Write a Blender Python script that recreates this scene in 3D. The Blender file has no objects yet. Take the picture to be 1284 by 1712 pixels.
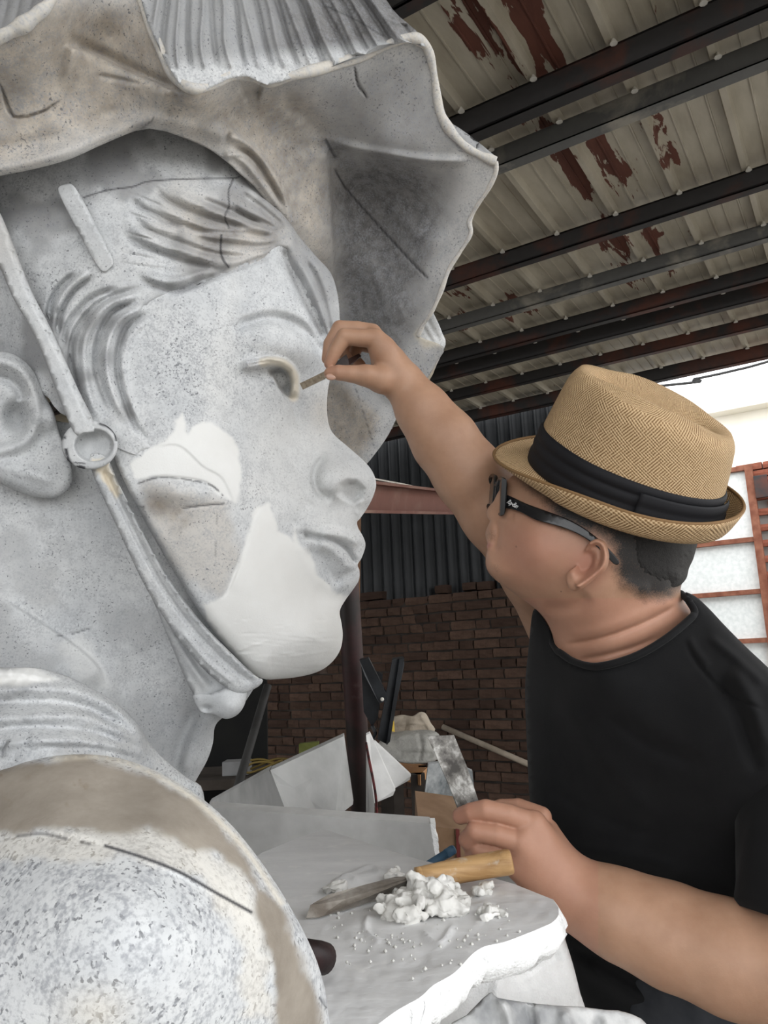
import bpy, bmesh, math, random
import numpy as np
from mathutils import Vector, Matrix, noise as mnoise
from mathutils.geometry import delaunay_2d_cdt

scene = bpy.context.scene
COL = scene.collection
random.seed(7)
RNG = np.random.default_rng(7)

# ---------------------------------------------------------------- camera
F_PX, CX, CY = 1300.0, 642.0, 856.0          # phone lens, image 1284 x 1712
EYE = np.array([0.0, 0.0, 1.5])
RIGHT = np.array([0.99916748, 0.00789209, -0.04002581])   # camera axes in the world
DOWN = np.array([-0.04079646, 0.1932894, -0.98029325])
FWD = np.array([0.0, 0.98111005, 0.19345045])
cam_d = bpy.data.cameras.new('camera')
cam = bpy.data.objects.new('camera', cam_d)
COL.objects.link(cam)
cam_d.sensor_fit = 'HORIZONTAL'
cam_d.sensor_width = 36.0
cam_d.lens = 36.0 * F_PX / 1284.0
cam_d.clip_start = 0.02
cam.matrix_world = Matrix(((RIGHT[0], -DOWN[0], -FWD[0], EYE[0]),
                           (RIGHT[1], -DOWN[1], -FWD[1], EYE[1]),
                           (RIGHT[2], -DOWN[2], -FWD[2], EYE[2]),
                           (0, 0, 0, 1)))
scene.camera = cam

# ---------------------------------------------------------------- world: bright overcast sky
world = bpy.data.worlds.new('overcast_sky')
scene.world = world
world.use_nodes = True
wn = world.node_tree.nodes
wl = world.node_tree.links
wn.clear()
w_out = wn.new('ShaderNodeOutputWorld')
w_bg = wn.new('ShaderNodeBackground')
w_bg.inputs['Color'].default_value = (0.965, 0.98, 1.0, 1)
w_bg.inputs['Strength'].default_value = 3.3
wl.new(w_bg.outputs[0], w_out.inputs[0])
world.cycles_visibility.camera = True
vs = scene.view_settings
vs.view_transform = 'Standard'
vs.look = 'None'
vs.gamma = 1.0
vs.use_curve_mapping = False
vs.exposure = -0.02

# ---------------------------------------------------------------- helpers
def P(px, py, d):
    """world points seen at photo pixel (px,py) at depth d (arrays or scalars)"""
    px = np.asarray(px, float); py = np.asarray(py, float); d = np.asarray(d, float)
    a = (px - CX) / F_PX * d
    b = (py - CY) / F_PX * d
    return EYE + a[..., None] * RIGHT + b[..., None] * DOWN + d[..., None] * FWD

BANG = -math.atan2(0.52390727, 0.8517753)     # the shed stands turned against the view
BXL = np.array([0.8517753, -0.52390727, 0.0])
BYL = np.array([0.52390727, 0.8517753, 0.0])

def ray(px, py):
    return (px - CX) / F_PX * RIGHT + (py - CY) / F_PX * DOWN + FWD

def on_y(px, py, y):
    """shed coordinates (x, y, z) of the pixel on the wall plane at shed depth y"""
    r = ray(px, py); k = y / (r @ BYL); p = r * k
    return np.array([p @ BXL, y, p[2] + EYE[2]])

def on_z(px, py, z):
    r = ray(px, py); k = (z - EYE[2]) / r[2]; p = r * k
    return np.array([p @ BXL, p @ BYL, z])

def W(v):
    """shed coordinates -> world"""
    v = np.asarray(v, float)
    return v[0] * BXL + v[1] * BYL + np.array([0, 0, v[2]])

def mesh_obj(name, verts, faces, mat=None, parent=None, smooth=False, auto=None):
    me = bpy.data.meshes.new(name)
    me.from_pydata([tuple(v) for v in verts], [], [tuple(f) for f in faces])
    me.update()
    if smooth:
        me.polygons.foreach_set('use_smooth', np.ones(len(me.polygons), bool))
    o = bpy.data.objects.new(name, me)
    COL.objects.link(o)
    if mat is not None:
        me.materials.append(mat)
    if parent is not None:
        o.parent = parent
    return o

def fast_mesh(name, V, T, mat=None, parent=None, smooth=True):
    """numpy verts and faces (all triangles or all quads) -> object"""
    V = np.asarray(V, np.float32); T = np.asarray(T, np.int32)
    n = T.shape[1]
    me = bpy.data.meshes.new(name)
    me.vertices.add(len(V)); me.vertices.foreach_set('co', V.ravel())
    me.loops.add(T.size); me.loops.foreach_set('vertex_index', T.ravel())
    me.polygons.add(len(T)); me.polygons.foreach_set('loop_start', np.arange(0, T.size, n, dtype=np.int32))
    me.update(calc_edges=True); me.validate()
    if smooth:
        me.polygons.foreach_set('use_smooth', np.ones(len(me.polygons), bool))
    o = bpy.data.objects.new(name, me)
    COL.objects.link(o)
    if mat is not None:
        me.materials.append(mat)
    if parent is not None:
        o.parent = parent
    return o

def empty(name, loc=(0, 0, 0), rz=0.0, parent=None):
    o = bpy.data.objects.new(name, None)
    COL.objects.link(o)
    o.location = loc
    o.rotation_euler = (0, 0, rz)
    o.empty_display_size = 0.05
    if parent is not None:
        o.parent = parent
    return o

def tag(o, label=None, cat=None, group=None, kind=None):
    if label: o['label'] = label
    if cat: o['category'] = cat
    if group: o['group'] = group
    if kind: o['kind'] = kind
    return o

def keep(o, parent):
    """parent without moving (parent may sit anywhere)"""
    bpy.context.view_layer.update()
    o.parent = parent
    o.matrix_parent_inverse = parent.matrix_world.inverted()
    return o

def box_bm(bm, c, s, M=None, bevel=0.0):
    """axis box centre c size s into bmesh"""
    r = bmesh.ops.create_cube(bm, size=1.0)
    vs_ = r['verts']
    for v in vs_:
        v.co = Vector((v.co.x * s[0] + c[0], v.co.y * s[1] + c[1], v.co.z * s[2] + c[2]))
    if bevel > 0:
        es = list({e for v in vs_ for e in v.link_edges})
        r2 = bmesh.ops.bevel(bm, geom=es, offset=bevel, segments=2, affect='EDGES', profile=0.6)
        vs_ = list({v for f in r2['faces'] for v in f.verts} | {v for v in vs_ if v.is_valid})
    if M is not None:
        for v in vs_:
            v.co = M @ v.co
    return vs_

def bm_obj(name, bm, mat=None, parent=None, smooth=False):
    me = bpy.data.meshes.new(name)
    bm.normal_update()
    bm.to_mesh(me); bm.free()
    if smooth:
        me.polygons.foreach_set('use_smooth', np.ones(len(me.polygons), bool))
    o = bpy.data.objects.new(name, me)
    COL.objects.link(o)
    if mat is not None:
        me.materials.append(mat)
    if parent is not None:
        o.parent = parent
    return o

def catmull(pts, n=8, closed=False):
    p = np.asarray(pts, float)
    if closed:
        q = np.vstack([p[-1], p, p[0], p[1]])
    else:
        q = np.vstack([2 * p[0] - p[1], p, 2 * p[-1] - p[-2]])
    out = []
    for i in range(len(q) - 3):
        a, b, c, d = q[i:i + 4]
        for t in np.linspace(0, 1, n, endpoint=False):
            out.append(0.5 * (2 * b + (c - a) * t + (2 * a - 5 * b + 4 * c - d) * t * t + (3 * b - a - 3 * c + d) * t ** 3))
    if not closed:
        out.append(p[-1])
    return np.array(out)

def tube(path, radii, seg=12, caps=True):
    """sweep circle (or per-point (ra, rb)) along a path -> verts, faces"""
    path = np.asarray(path, float); n = len(path)
    radii = np.asarray(radii, float)
    if radii.ndim == 0:
        radii = np.full(n, float(radii))
    if radii.ndim == 1:
        radii = np.stack([radii, radii], 1)
    T = np.gradient(path, axis=0)
    T /= np.linalg.norm(T, axis=1)[:, None] + 1e-12
    up = np.array([0, 0, 1.0]) if abs(T[0][2]) < 0.9 else np.array([0, 1.0, 0])
    V = []
    N = np.cross(T[0], up); N /= np.linalg.norm(N)
    for i in range(n):
        N = N - (N @ T[i]) * T[i]; N /= np.linalg.norm(N) + 1e-12
        Bn = np.cross(T[i], N)
        for k in range(seg):
            a = 2 * math.pi * k / seg
            V.append(path[i] + N * math.cos(a) * radii[i, 0] + Bn * math.sin(a) * radii[i, 1])
    Fc = []
    for i in range(n - 1):
        for k in range(seg):
            k2 = (k + 1) % seg
            Fc.append((i * seg + k, i * seg + k2, (i + 1) * seg + k2, (i + 1) * seg + k))
    if caps:
        Fc.append(tuple(range(seg - 1, -1, -1)))
        Fc.append(tuple((n - 1) * seg + k for k in range(seg)))
    return V, Fc

def slab(pts, nrm, th):
    """polygon of world points extruded by thickness th along nrm -> verts, faces"""
    pts = np.asarray(pts, float); n = len(pts)
    nrm = np.asarray(nrm, float); nrm = nrm / np.linalg.norm(nrm)
    V = np.vstack([pts, pts + nrm * th])
    Fc = [tuple(range(n - 1, -1, -1)), tuple(range(n, 2 * n))]
    for i in range(n):
        j = (i + 1) % n
        Fc.append((i, j, n + j, n + i))
    return V, Fc

# ---------------------------------------------------------------- node material helper
class NT:
    def __init__(self, name, rough=0.8, spec=0.3):
        self.m = bpy.data.materials.new(name)
        self.m.use_nodes = True
        self.t = self.m.node_tree
        self.t.nodes.clear()
        self.out = self.t.nodes.new('ShaderNodeOutputMaterial')
        self.b = self.t.nodes.new('ShaderNodeBsdfPrincipled')
        self.t.links.new(self.b.outputs[0], self.out.inputs[0])
        self.b.inputs['Roughness'].default_value = rough
        self.b.inputs['Specular IOR Level'].default_value = spec
        self._co = None
    def link(self, a, b): self.t.links.new(a, b)
    def set(self, sock, v):
        if isinstance(v, bpy.types.NodeSocket): self.link(v, sock)
        elif isinstance(v, (tuple, list)) and len(v) == 3 and sock.type == 'RGBA': sock.default_value = (*v, 1)
        else: sock.default_value = v
    def co(self, kind='Object'):
        n = self.t.nodes.new('ShaderNodeTexCoord'); return n.outputs[kind]
    def mapping(self, co, scale=(1, 1, 1), rot=(0, 0, 0), loc=(0, 0, 0)):
        n = self.t.nodes.new('ShaderNodeMapping'); self.link(co, n.inputs[0])
        n.inputs['Scale'].default_value = scale; n.inputs['Rotation'].default_value = rot; n.inputs['Location'].default_value = loc
        return n.outputs[0]
    def noise(self, co, scale, detail=3, rough=0.55, dist=0.0):
        n = self.t.nodes.new('ShaderNodeTexNoise'); self.link(co, n.inputs['Vector'])
        n.inputs['Scale'].default_value = scale; n.inputs['Detail'].default_value = detail
        n.inputs['Roughness'].default_value = rough; n.inputs['Distortion'].default_value = dist
        return n.outputs['Fac']
    def voro(self, co, scale, feat='F1', rand=1.0):
        n = self.t.nodes.new('ShaderNodeTexVoronoi'); self.link(co, n.inputs['Vector'])
        n.feature = feat
        n.inputs['Scale'].default_value = scale; n.inputs['Randomness'].default_value = rand
        return n
    def wave(self, co, scale, dist=0.0, detail=2, dscale=1.0, direction='X', profile='SIN'):
        n = self.t.nodes.new('ShaderNodeTexWave'); self.link(co, n.inputs['Vector'])
        n.bands_direction = direction; n.wave_profile = profile
        n.inputs['Scale'].default_value = scale; n.inputs['Distortion'].default_value = dist
        n.inputs['Detail'].default_value = detail; n.inputs['Detail Scale'].default_value = dscale
        return n.outputs['Fac']
    def ramp(self, fac, stops, interp='LINEAR'):
        n = self.t.nodes.new('ShaderNodeValToRGB'); self.link(fac, n.inputs[0])
        cr = n.color_ramp; cr.interpolation = interp
        while len(cr.elements) < len(stops): cr.elements.new(0.5)
        for e, (p, c) in zip(cr.elements, stops):
            e.position = p
            e.color = (*c, 1) if isinstance(c, (tuple, list)) else (c, c, c, 1)
        return n.outputs[0]
    def mix(self, fac, a, b, mode='MIX'):
        n = self.t.nodes.new('ShaderNodeMix'); n.data_type = 'RGBA'; n.blend_type = mode
        self.set(n.inputs[0], fac); self.set(n.inputs[6], a); self.set(n.inputs[7], b)
        return n.outputs[2]
    def math(self, op, a, b=0.0, clamp=False):
        n = self.t.nodes.new('ShaderNodeMath'); n.operation = op; n.use_clamp = clamp
        self.set(n.inputs[0], a); self.set(n.inputs[1], b)
        return n.outputs[0]
    def attr(self, name):
        n = self.t.nodes.new('ShaderNodeAttribute'); n.attribute_name = name
        return n
    def sep(self, col):
        n = self.t.nodes.new('ShaderNodeSeparateColor'); self.link(col, n.inputs[0]); return n.outputs
    def color(self, v): self.set(self.b.inputs['Base Color'], v); return self
    def rough(self, v): self.set(self.b.inputs['Roughness'], v); return self
    def bump(self, h, strength=0.3, dist=0.002):
        n = self.t.nodes.new('ShaderNodeBump'); self.link(h, n.inputs['Height'])
        n.inputs['Strength'].default_value = strength; n.inputs['Distance'].default_value = dist
        self.link(n.outputs[0], self.b.inputs['Normal']); return self

def simple_mat(name, c1, c2, scale=8.0, rough=0.8, spec=0.3, bump=0.2, bd=0.002, metal=0.0, detail=4, lo=0.35, hi=0.65):
    m = NT(name, rough, spec)
    co = m.co('Object')
    f = m.noise(co, scale, detail)
    m.color(m.ramp(f, [(lo, c1), (hi, c2)]))
    m.b.inputs['Metallic'].default_value = metal
    if bump: m.bump(m.noise(co, scale * 6, 3), bump, bd)
    return m.m
# ================================================================ the shed: roof, walls, ground
def rust_mat(name, base, rust, lo, hi, scale=2.0, rough=0.6):
    m = NT(name, rough, 0.3)
    co = m.co('Object')
    f = m.noise(co, scale, 6, 0.6, 0.3)
    g = m.noise(co, scale * 9, 4)
    c = m.mix(m.ramp(g, [(0.3, 0.0), (0.8, 0.35)]), base, tuple(x * 0.55 for x in base))
    m.color(m.mix(m.ramp(f, [(lo, 0.0), (hi, 1.0)]), c, rust))
    m.bump(g, 0.25, 0.002)
    return m.m

# roof sheet: pale cream paint, flaked to red primer in patches that run along the ribs
def roof_mat():
    m = NT('roof_sheet_paint', 0.45, 0.4)
    co = m.co('Object')
    big = m.noise(m.mapping(co, (5.0, 0.5, 1)), 1.35, 2, 0.5)
    fine = m.noise(m.mapping(co, (13.0, 2.4, 1)), 1.6, 5, 0.60, 0.4)
    at = m.attr('flake').outputs['Fac']
    s = m.math('ADD', m.math('MULTIPLY', big, 0.35), m.math('ADD', m.math('MULTIPLY', fine, 0.55), at))
    mask = m.ramp(s, [(0.60, 0.0), (0.612, 1.0)])
    dirt = m.noise(m.mapping(co, (5, 1.3, 1)), 2.2, 5, 0.6)
    paint = m.ramp(dirt, [(0.3, (0.335, 0.295, 0.225)), (0.7, (0.51, 0.465, 0.375))])
    m.color(m.mix(mask, paint, m.ramp(fine, [(0.35, (0.085, 0.030, 0.020)), (0.75, (0.145, 0.052, 0.034))])))
    m.rough(m.ramp(mask, [(0, 0.45), (1, 0.85)]))
    return m.m
M_ROOF = roof_mat()
M_PURLIN = rust_mat('rusty_purlin_steel', (0.035, 0.033, 0.033), (0.095, 0.035, 0.024), 0.50, 0.66, 3.0)
M_PURLIN2 = rust_mat('grey_purlin_steel', (0.13, 0.13, 0.125), (0.30, 0.28, 0.24), 0.5, 0.62, 3.0)
M_BEAM = rust_mat('red_brown_beam', (0.15, 0.055, 0.038), (0.25, 0.16, 0.12), 0.52, 0.75, 2.5)
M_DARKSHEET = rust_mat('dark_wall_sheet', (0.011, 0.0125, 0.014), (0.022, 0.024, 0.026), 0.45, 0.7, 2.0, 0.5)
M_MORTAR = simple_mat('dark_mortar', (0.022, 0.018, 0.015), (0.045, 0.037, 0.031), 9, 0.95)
M_CLIP = simple_mat('pale_washer', (0.55, 0.52, 0.46), (0.8, 0.77, 0.7), 20, 0.5)
M_CONC = simple_mat('pale_concrete', (0.22, 0.21, 0.195), (0.32, 0.31, 0.29), 1.5, 0.9)

def brick_mat(name, a, b):
    m = NT(name, 0.92, 0.15)
    inf = m.t.nodes.new('ShaderNodeObjectInfo')
    co = m.co('Object')
    n1 = m.noise(co, 14, 5, 0.65)
    c = m.mix(inf.outputs['Random'], a, b)
    c = m.mix(m.ramp(n1, [(0.35, 0.0), (0.75, 0.65)]), c, tuple(x * 0.55 for x in a))
    n2 = m.noise(m.mapping(co, (1, 1, 1), loc=(3, 7, 1)), 5, 4)
    c = m.mix(m.ramp(n2, [(0.60, 0.0), (0.72, 0.5)]), c, tuple(0.5 * x + 0.08 for x in b))
    m.color(c).bump(n1, 0.6, 0.006)
    return m.m
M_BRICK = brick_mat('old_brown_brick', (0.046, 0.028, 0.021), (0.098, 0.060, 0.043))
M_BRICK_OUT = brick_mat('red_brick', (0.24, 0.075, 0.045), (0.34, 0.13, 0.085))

H = 3.5
RIB = 0.275
rib_x0 = -0.745
ROOF_Y0, ROOF_Y1 = -2.6, 5.52
ceiling = empty('ceiling', (0, 0, 0), BANG)
tag(ceiling, 'cream painted ribbed metal shed roof with flaking red rust patches', kind='structure')
# where the paint has flaked (shed x, y, reach)
FLAKE = []
for px, py, rx, ry, a in [(790, 30, .09, .42, .22), (835, 75, .05, .3, .18), (885, 25, .07, .40, .24), (900, 70, .05, .2, .2), (940, 245, .075, .30, .26), (965, 290, .06, .3, .2), (1010, 260, .07, .42, .28),
                          (1110, 230, .07, .32, .17), (1035, 395, .12, .20, .23), (1075, 380, .08, .2, .20), (1060, 455, .10, .2, .24),
                          (1105, 445, .08, .14, .22), (755, 490, .16, .16, .23), (790, 530, .2, .16, .2), (1040, 250, .05, .3, .12),
                          (765, 545, .16, .18, .23), (870, 180, .12, .16, .17), (945, 130, .1, .16, .2), (860, 510, .1, .2, .16)]:
    q = on_z(px, py, H); FLAKE.append((q[0], q[1], rx, ry, a))
def flake_at(x, y):
    s = 0.0
    for fx, fy, rx, ry, a in FLAKE:
        s = max(s, a * math.exp(-((x - fx) / rx) ** 2 - ((y - fy) / ry) ** 2))
    return s
n_pan = 30
prof = [(-0.5, 0), (-0.36, 0), (-0.355, -0.006), (-0.335, -0.006), (-0.33, 0), (-0.13, 0), (-0.125, -0.006), (-0.105, -0.006), (-0.10, 0),
        (0.10, 0), (0.105, -0.006), (0.125, -0.006), (0.13, 0), (0.27, 0), (0.30, -0.040), (0.38, -0.040), (0.41, 0), (0.5, 0)]
ys = np.linspace(ROOF_Y0, ROOF_Y1, 70)
for k in range(n_pan):
    xc = rib_x0 - RIB * (0.35) + RIB * (k - 20)
    V = []; Fc = []
    for y in ys:
        for (u, dz) in prof:
            V.append((xc + u * RIB, y, H + dz))
    nn = len(prof)
    for i in range(len(ys) - 1):
        for j in range(nn - 1):
            a = i * nn + j
            Fc.append((a, a + 1, a + nn + 1, a + nn))
    n0 = len(V)
    V += [(x, y, H + 0.012) for x, y in ((xc - .5 * RIB, ROOF_Y0), (xc + .5 * RIB, ROOF_Y0), (xc + .5 * RIB, ROOF_Y1), (xc - .5 * RIB, ROOF_Y1))]
    Fc.append((n0, n0 + 1, n0 + 2, n0 + 3))
    o = mesh_obj('roof_panel', V, Fc, M_ROOF, ceiling)
    at = o.data.attributes.new('flake', 'FLOAT', 'POINT')
    at.data.foreach_set('value', np.array([flake_at(v[0], v[1]) for v in V], np.float32))
# trims closing the roof sides stop light leaks
# purlins: (shed y, depth of section, flange, material)
PUR = [(2.30, .10, .06, M_PURLIN), (2.56, .075, .06, M_PURLIN2), (3.30, .085, .05, M_PURLIN), (3.80, .07, .055, M_PURLIN2),
       (4.22, .08, .05, M_PURLIN), (4.44, .09, .05, M_PURLIN), (4.90, .07, .05, M_PURLIN), (5.40, .09, .06, M_PURLIN),
       (1.70, .08, .05, M_PURLIN), (1.05, .08, .05, M_PURLIN2), (0.40, .08, .05, M_PURLIN), (-0.4, .09, .05, M_PURLIN)]
purl_word = ['first', 'second', 'third', 'fourth', 'fifth', 'sixth', 'seventh', 'last']
clip_me = None
for i, (y, dep, fl, mt) in enumerate(PUR):
    bm = bmesh.new()
    zt = H - 0.041
    box_bm(bm, (-1.5, y + 0.004, zt - dep / 2), (8.0, 0.008, dep))
    box_bm(bm, (-1.5, y + fl / 2, zt - dep + 0.004), (8.0, fl, 0.008))
    box_bm(bm, (-1.5, y + fl / 2, zt - 0.004), (8.0, fl, 0.008))
    box_bm(bm, (-1.5, y + fl - 0.004, zt - dep + 0.012), (8.0, 0.006, 0.022))
    o = bm_obj('purlin', bm, mt, ceiling)
    if i < 8:
        # pale washers at the rib bolts, light glints put into their colour
        for k in range(n_pan):
            x = rib_x0 + RIB * (k - 20)
            if clip_me is None:
                bm = bmesh.new()
                bmesh.ops.create_cone(bm, cap_ends=True, segments=8, radius1=0.013, radius2=0.004, depth=0.018)
                clip_o = bm_obj('roof_bolt', bm, M_CLIP, o); clip_me = clip_o.data
            else:
                clip_o = bpy.data.objects.new('roof_bolt', clip_me); COL.objects.link(clip_o); clip_o.parent = o
            clip_o.location = (x + 0.012, y - 0.018, H - 0.046)

# ---------------------------------------------------------------- ground
ground = mesh_obj('floor', [(-30, -30, 0), (30, -30, 0), (30, 40, 0), (-30, 40, 0)], [(0, 1, 2, 3)], M_CONC)
tag(ground, 'pale concrete yard floor', kind='structure')

# ---------------------------------------------------------------- back wall
WY = 5.6
z_btop = on_y(810, 985, WY)[2]
x_wend = on_y(1000, 900, WY)[0]
x_left = on_y(300, 1150, WY)[0] - 1.5
BW = empty('wall_back', (0, 0, 0), BANG)
tag(BW, 'old brown brick wall in the shadow at the back of the shed', kind='structure')
bm = bmesh.new()
box_bm(bm, ((x_left + x_wend) / 2, WY + 0.13, z_btop / 2 - 0.02), (x_wend - x_left, 0.22, z_btop - 0.05))
bm_obj('mortar_bed', bm, M_MORTAR, BW)
# bricks: stretchers and headers with uneven faces
course = 0.076
def brick_mesh(L, seed):
    bm = bmesh.new()
    rr = random.Random(seed)
    box_bm(bm, (0, 0, 0), (L - 0.012, 0.11, course - 0.013))
    bmesh.ops.subdivide_edges(bm, edges=bm.edges[:], cuts=1, use_grid_fill=True)
    for v in bm.verts:
        v.co += Vector((rr.uniform(-.004, .004), rr.uniform(-.004, .004), rr.uniform(-.003, .003)))
        ex = sum((abs(v.co.x) > L / 2 - .016, abs(v.co.z) > course / 2 - .012))
        if ex and v.co.y < -0.04: v.co.y += 0.006 * ex + rr.uniform(0, .006)
    me = bpy.data.meshes.new('brick')
    bm.to_mesh(me); bm.free(); me.materials.append(M_BRICK)
    return me
B_ST = [brick_mesh(0.225, s) for s in range(5)]
B_HD = [brick_mesh(0.125, 10 + s) for s in range(4)]
x_vl = on_y(430, 1150, WY)[0]; z_lo = on_y(840, 1345, WY)[2]
rest_V = []; rest_F = []; count = 0
rr = random.Random(3)
n_course = int(z_btop / course)
cands = []
for c in range(n_course + 1):
    z = c * course + course / 2
    x = x_left + (0.0 if c % 2 else -0.0625)
    k = 0
    while x < x_wend:
        hd = (c % 2 == 1 and k % 2 == 0) or rr.random() < 0.30
        L = 0.125 if hd else 0.225
        if x + L <= x_wend + 0.01 and (c < n_course or rr.random() < 0.35):
            cands.append((x + L / 2, z, hd))
        x += L; k += 1
def vis(x, z):
    p = W((x, WY, z)) - EYE
    d = p @ FWD; u = CX + F_PX * (p @ RIGHT) / d; v = CY + F_PX * (p @ DOWN) / d
    return 455 < u < 892 and 965 < v < 1345, u, v
for (x, z, hd) in cands:
    ok, u, v = vis(x, z)
    if ok and (u < 545 and v < 1135 or u > 722 and v > 1340 or (u < 570 and v > 1290)): ok = False
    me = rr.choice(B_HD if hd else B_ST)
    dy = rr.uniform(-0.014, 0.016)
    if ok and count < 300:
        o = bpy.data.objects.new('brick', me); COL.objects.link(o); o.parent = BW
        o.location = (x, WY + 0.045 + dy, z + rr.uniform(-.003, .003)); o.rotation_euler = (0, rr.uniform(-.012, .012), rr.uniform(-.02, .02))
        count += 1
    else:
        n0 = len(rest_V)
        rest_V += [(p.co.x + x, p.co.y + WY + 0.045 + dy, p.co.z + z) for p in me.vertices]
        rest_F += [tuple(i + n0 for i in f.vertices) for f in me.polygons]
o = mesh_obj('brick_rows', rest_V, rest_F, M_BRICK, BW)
tag(o, kind='stuff')

# dark corrugated sheets above the bricks
z_ct = on_y(930, 668, WY)[2]
CWALL = empty('wall_upper', (0, 0, 0), BANG)
tag(CWALL, 'dark corrugated metal sheeting above the brick wall', kind='structure')
x = x_left; pitch = 0.105
x_cend = on_y(985, 700, WY)[0]
while x < x_cend:
    x1 = min(x + pitch * 8, x_cend)
    n = max(8, int((x1 - x) / pitch * 8))
    V = []; Fc = []
    for i in range(n + 1):
        xx = x + (x1 - x) * i / n
        dy = 0.020 * math.cos(2 * math.pi * xx / pitch)
        V += [(xx, WY + 0.10 + dy, z_btop - 0.06), (xx, WY + 0.10 + dy, z_ct + 0.02), (xx, WY + 0.104 + dy, z_ct + 0.02), (xx, WY + 0.104 + dy, z_btop - 0.06)]
    for i in range(n):
        a = 4 * i
        for j in range(4):
            j2 = (j + 1) % 4
            Fc.append((a + j, a + 4 + j, a + 4 + j2, a + j2))
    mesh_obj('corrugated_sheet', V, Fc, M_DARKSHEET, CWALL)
    x = x1 - 0.01 if x1 < x_cend else x_cend + 1
# steel girder in front of the sheeting, running away to the right
def girder_pt(px, t):
    """t = 0 lower edge, 1 upper edge"""
    d = 3.2 * 52.0 / (52.0 - (px - 630) * 0.104)
    return P(px, 860 + (px - 612) * 0.03 - t * (52.0 - (px - 630) * 0.104), d)
ga, gb = girder_pt(470, 0), girder_pt(812, 0)
gup = girder_pt(630, 1) - girder_pt(630, 0)
gh = np.linalg.norm(gup); gup /= gh
gdir = (gb - ga) / np.linalg.norm(gb - ga)
gn = np.cross(gup, gdir); gn /= np.linalg.norm(gn)
if gn @ FWD > 0: gn = -gn
bm = bmesh.new(); GL = np.linalg.norm(gb - ga)
box_bm(bm, (GL / 2, 0.03, gh / 2), (GL, 0.012, gh))
box_bm(bm, (GL / 2, 0.0, 0.006), (GL, 0.07, 0.012))
box_bm(bm, (GL / 2, 0.0, gh - 0.006), (GL, 0.07, 0.012))
o = bm_obj('steel_girder', bm, M_BEAM)
gy = -gn
o.matrix_world = Matrix(((gdir[0], gy[0], gup[0], ga[0]), (gdir[1], gy[1], gup[1], ga[1]), (gdir[2], gy[2], gup[2], ga[2]), (0, 0, 0, 1)))
tag(o, 'red brown steel girder in front of the dark corrugated sheeting', 'girder')
# twisted wire lying along the girder top
wp = catmull([girder_pt(600, 1.16), girder_pt(650, 1.12), girder_pt(676, 1.10), girder_pt(720, 1.03), girder_pt(790, 1.05)], 6)
V, Fc = tube(wp, 0.004, 6)
o = mesh_obj('tie_wire', V, Fc, M_CLIP, None, True)
tag(o, 'thin wire strung along the top of the steel girder', 'wire')
# side walls left of the statue keep the shed dim at the back
bm = bmesh.new()
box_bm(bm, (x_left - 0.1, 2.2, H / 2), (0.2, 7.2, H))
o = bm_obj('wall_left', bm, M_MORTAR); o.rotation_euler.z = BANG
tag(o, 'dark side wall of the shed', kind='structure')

# unseen panel added left of the picture to cut light from that side
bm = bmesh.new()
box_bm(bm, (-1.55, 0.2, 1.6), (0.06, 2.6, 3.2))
o = bm_obj('light_blocker', bm, M_MORTAR)
tag(o, 'unseen dark panel added left of the statue to block light', kind='structure')

# ---------------------------------------------------------------- outside: cream house, rusty framed window, brick pier
M_CREAM = simple_mat('cream_render', (0.80, 0.76, 0.66), (0.86, 0.82, 0.74), 2, 0.9)
M_RUSTBAR = simple_mat('rust_red_bar', (0.17, 0.055, 0.03), (0.27, 0.11, 0.065), 12, 0.7)
M_PANE = simple_mat('frosted_pane', (0.70, 0.73, 0.71), (0.82, 0.84, 0.82), 30, 0.35)
M_CABLE = simple_mat('black_cable', (0.02, 0.02, 0.02), (0.04, 0.04, 0.04), 20, 0.6)
OY = 8.2
def rect_on(name, pts, y, th, mat, parent):
    q = np.array([on_y(*p, y) for p in pts])
    V, Fc = slab(q, (0, 1, 0), th)
    return mesh_obj(name, V, Fc, mat, parent)
house = empty('outer_house', (0, 0, 0), BANG)
tag(house, 'sunlit cream rendered house wall beyond the open side of the shed', 'house')
hx0 = on_y(1000, 720, 11.0)[0]
zl = on_y(1240, 690, 11.0)[2]
bm = bmesh.new(); box_bm(bm, (hx0 + 6, 11.5, zl / 2), (12, 1.0, zl)); bm_obj('wall', bm, M_CREAM, house)
bm = bmesh.new(); box_bm(bm, (hx0 + 6, 11.35, zl + 0.05), (12.2, 1.2, 0.10), bevel=0.01); bm_obj('ledge', bm, M_CREAM, house)
z2 = on_y(1240, 650, 11.4)[2]
bm = bmesh.new(); box_bm(bm, (hx0 + 6, 11.9, (zl + z2) / 2 + .1), (12, 0.9, z2 - zl)); bm_obj('parapet', bm, M_CREAM, house)

annex = empty('window_1', (0, 0, 0), BANG)
tag(annex, 'frosted panes in a rust red metal frame outside the shed', kind='structure')
bars = [(793, 778), (915, 898), (1003, 985), (1078, 1069), (1150, 1142)]   # y at x=1165 and x=1284
tl = on_y(1120, 795, OY); br = on_y(1300, 1300, OY)
xr_t = on_y(1252, 786, OY)[0]
zs = [on_y(1250, a + (b - a) * 85 / 119, OY)[2] for a, b in bars] + [0.9, 0.3]
xl = on_y(1080, 900, OY)[0]
for i in range(len(zs) - 1):
    bm = bmesh.new(); box_bm(bm, ((xl + xr_t) / 2, OY + 0.03, (zs[i] + zs[i + 1]) / 2), (xr_t - xl, 0.012, zs[i] - zs[i + 1] - 0.03)); bm_obj('window_pane', bm, M_PANE, annex)
for z in zs:
    bm = bmesh.new(); box_bm(bm, ((xl + xr_t) / 2, OY, z), (xr_t - xl + .06, 0.06, 0.045)); bm_obj('window_bar', bm, M_RUSTBAR, annex)
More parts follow.
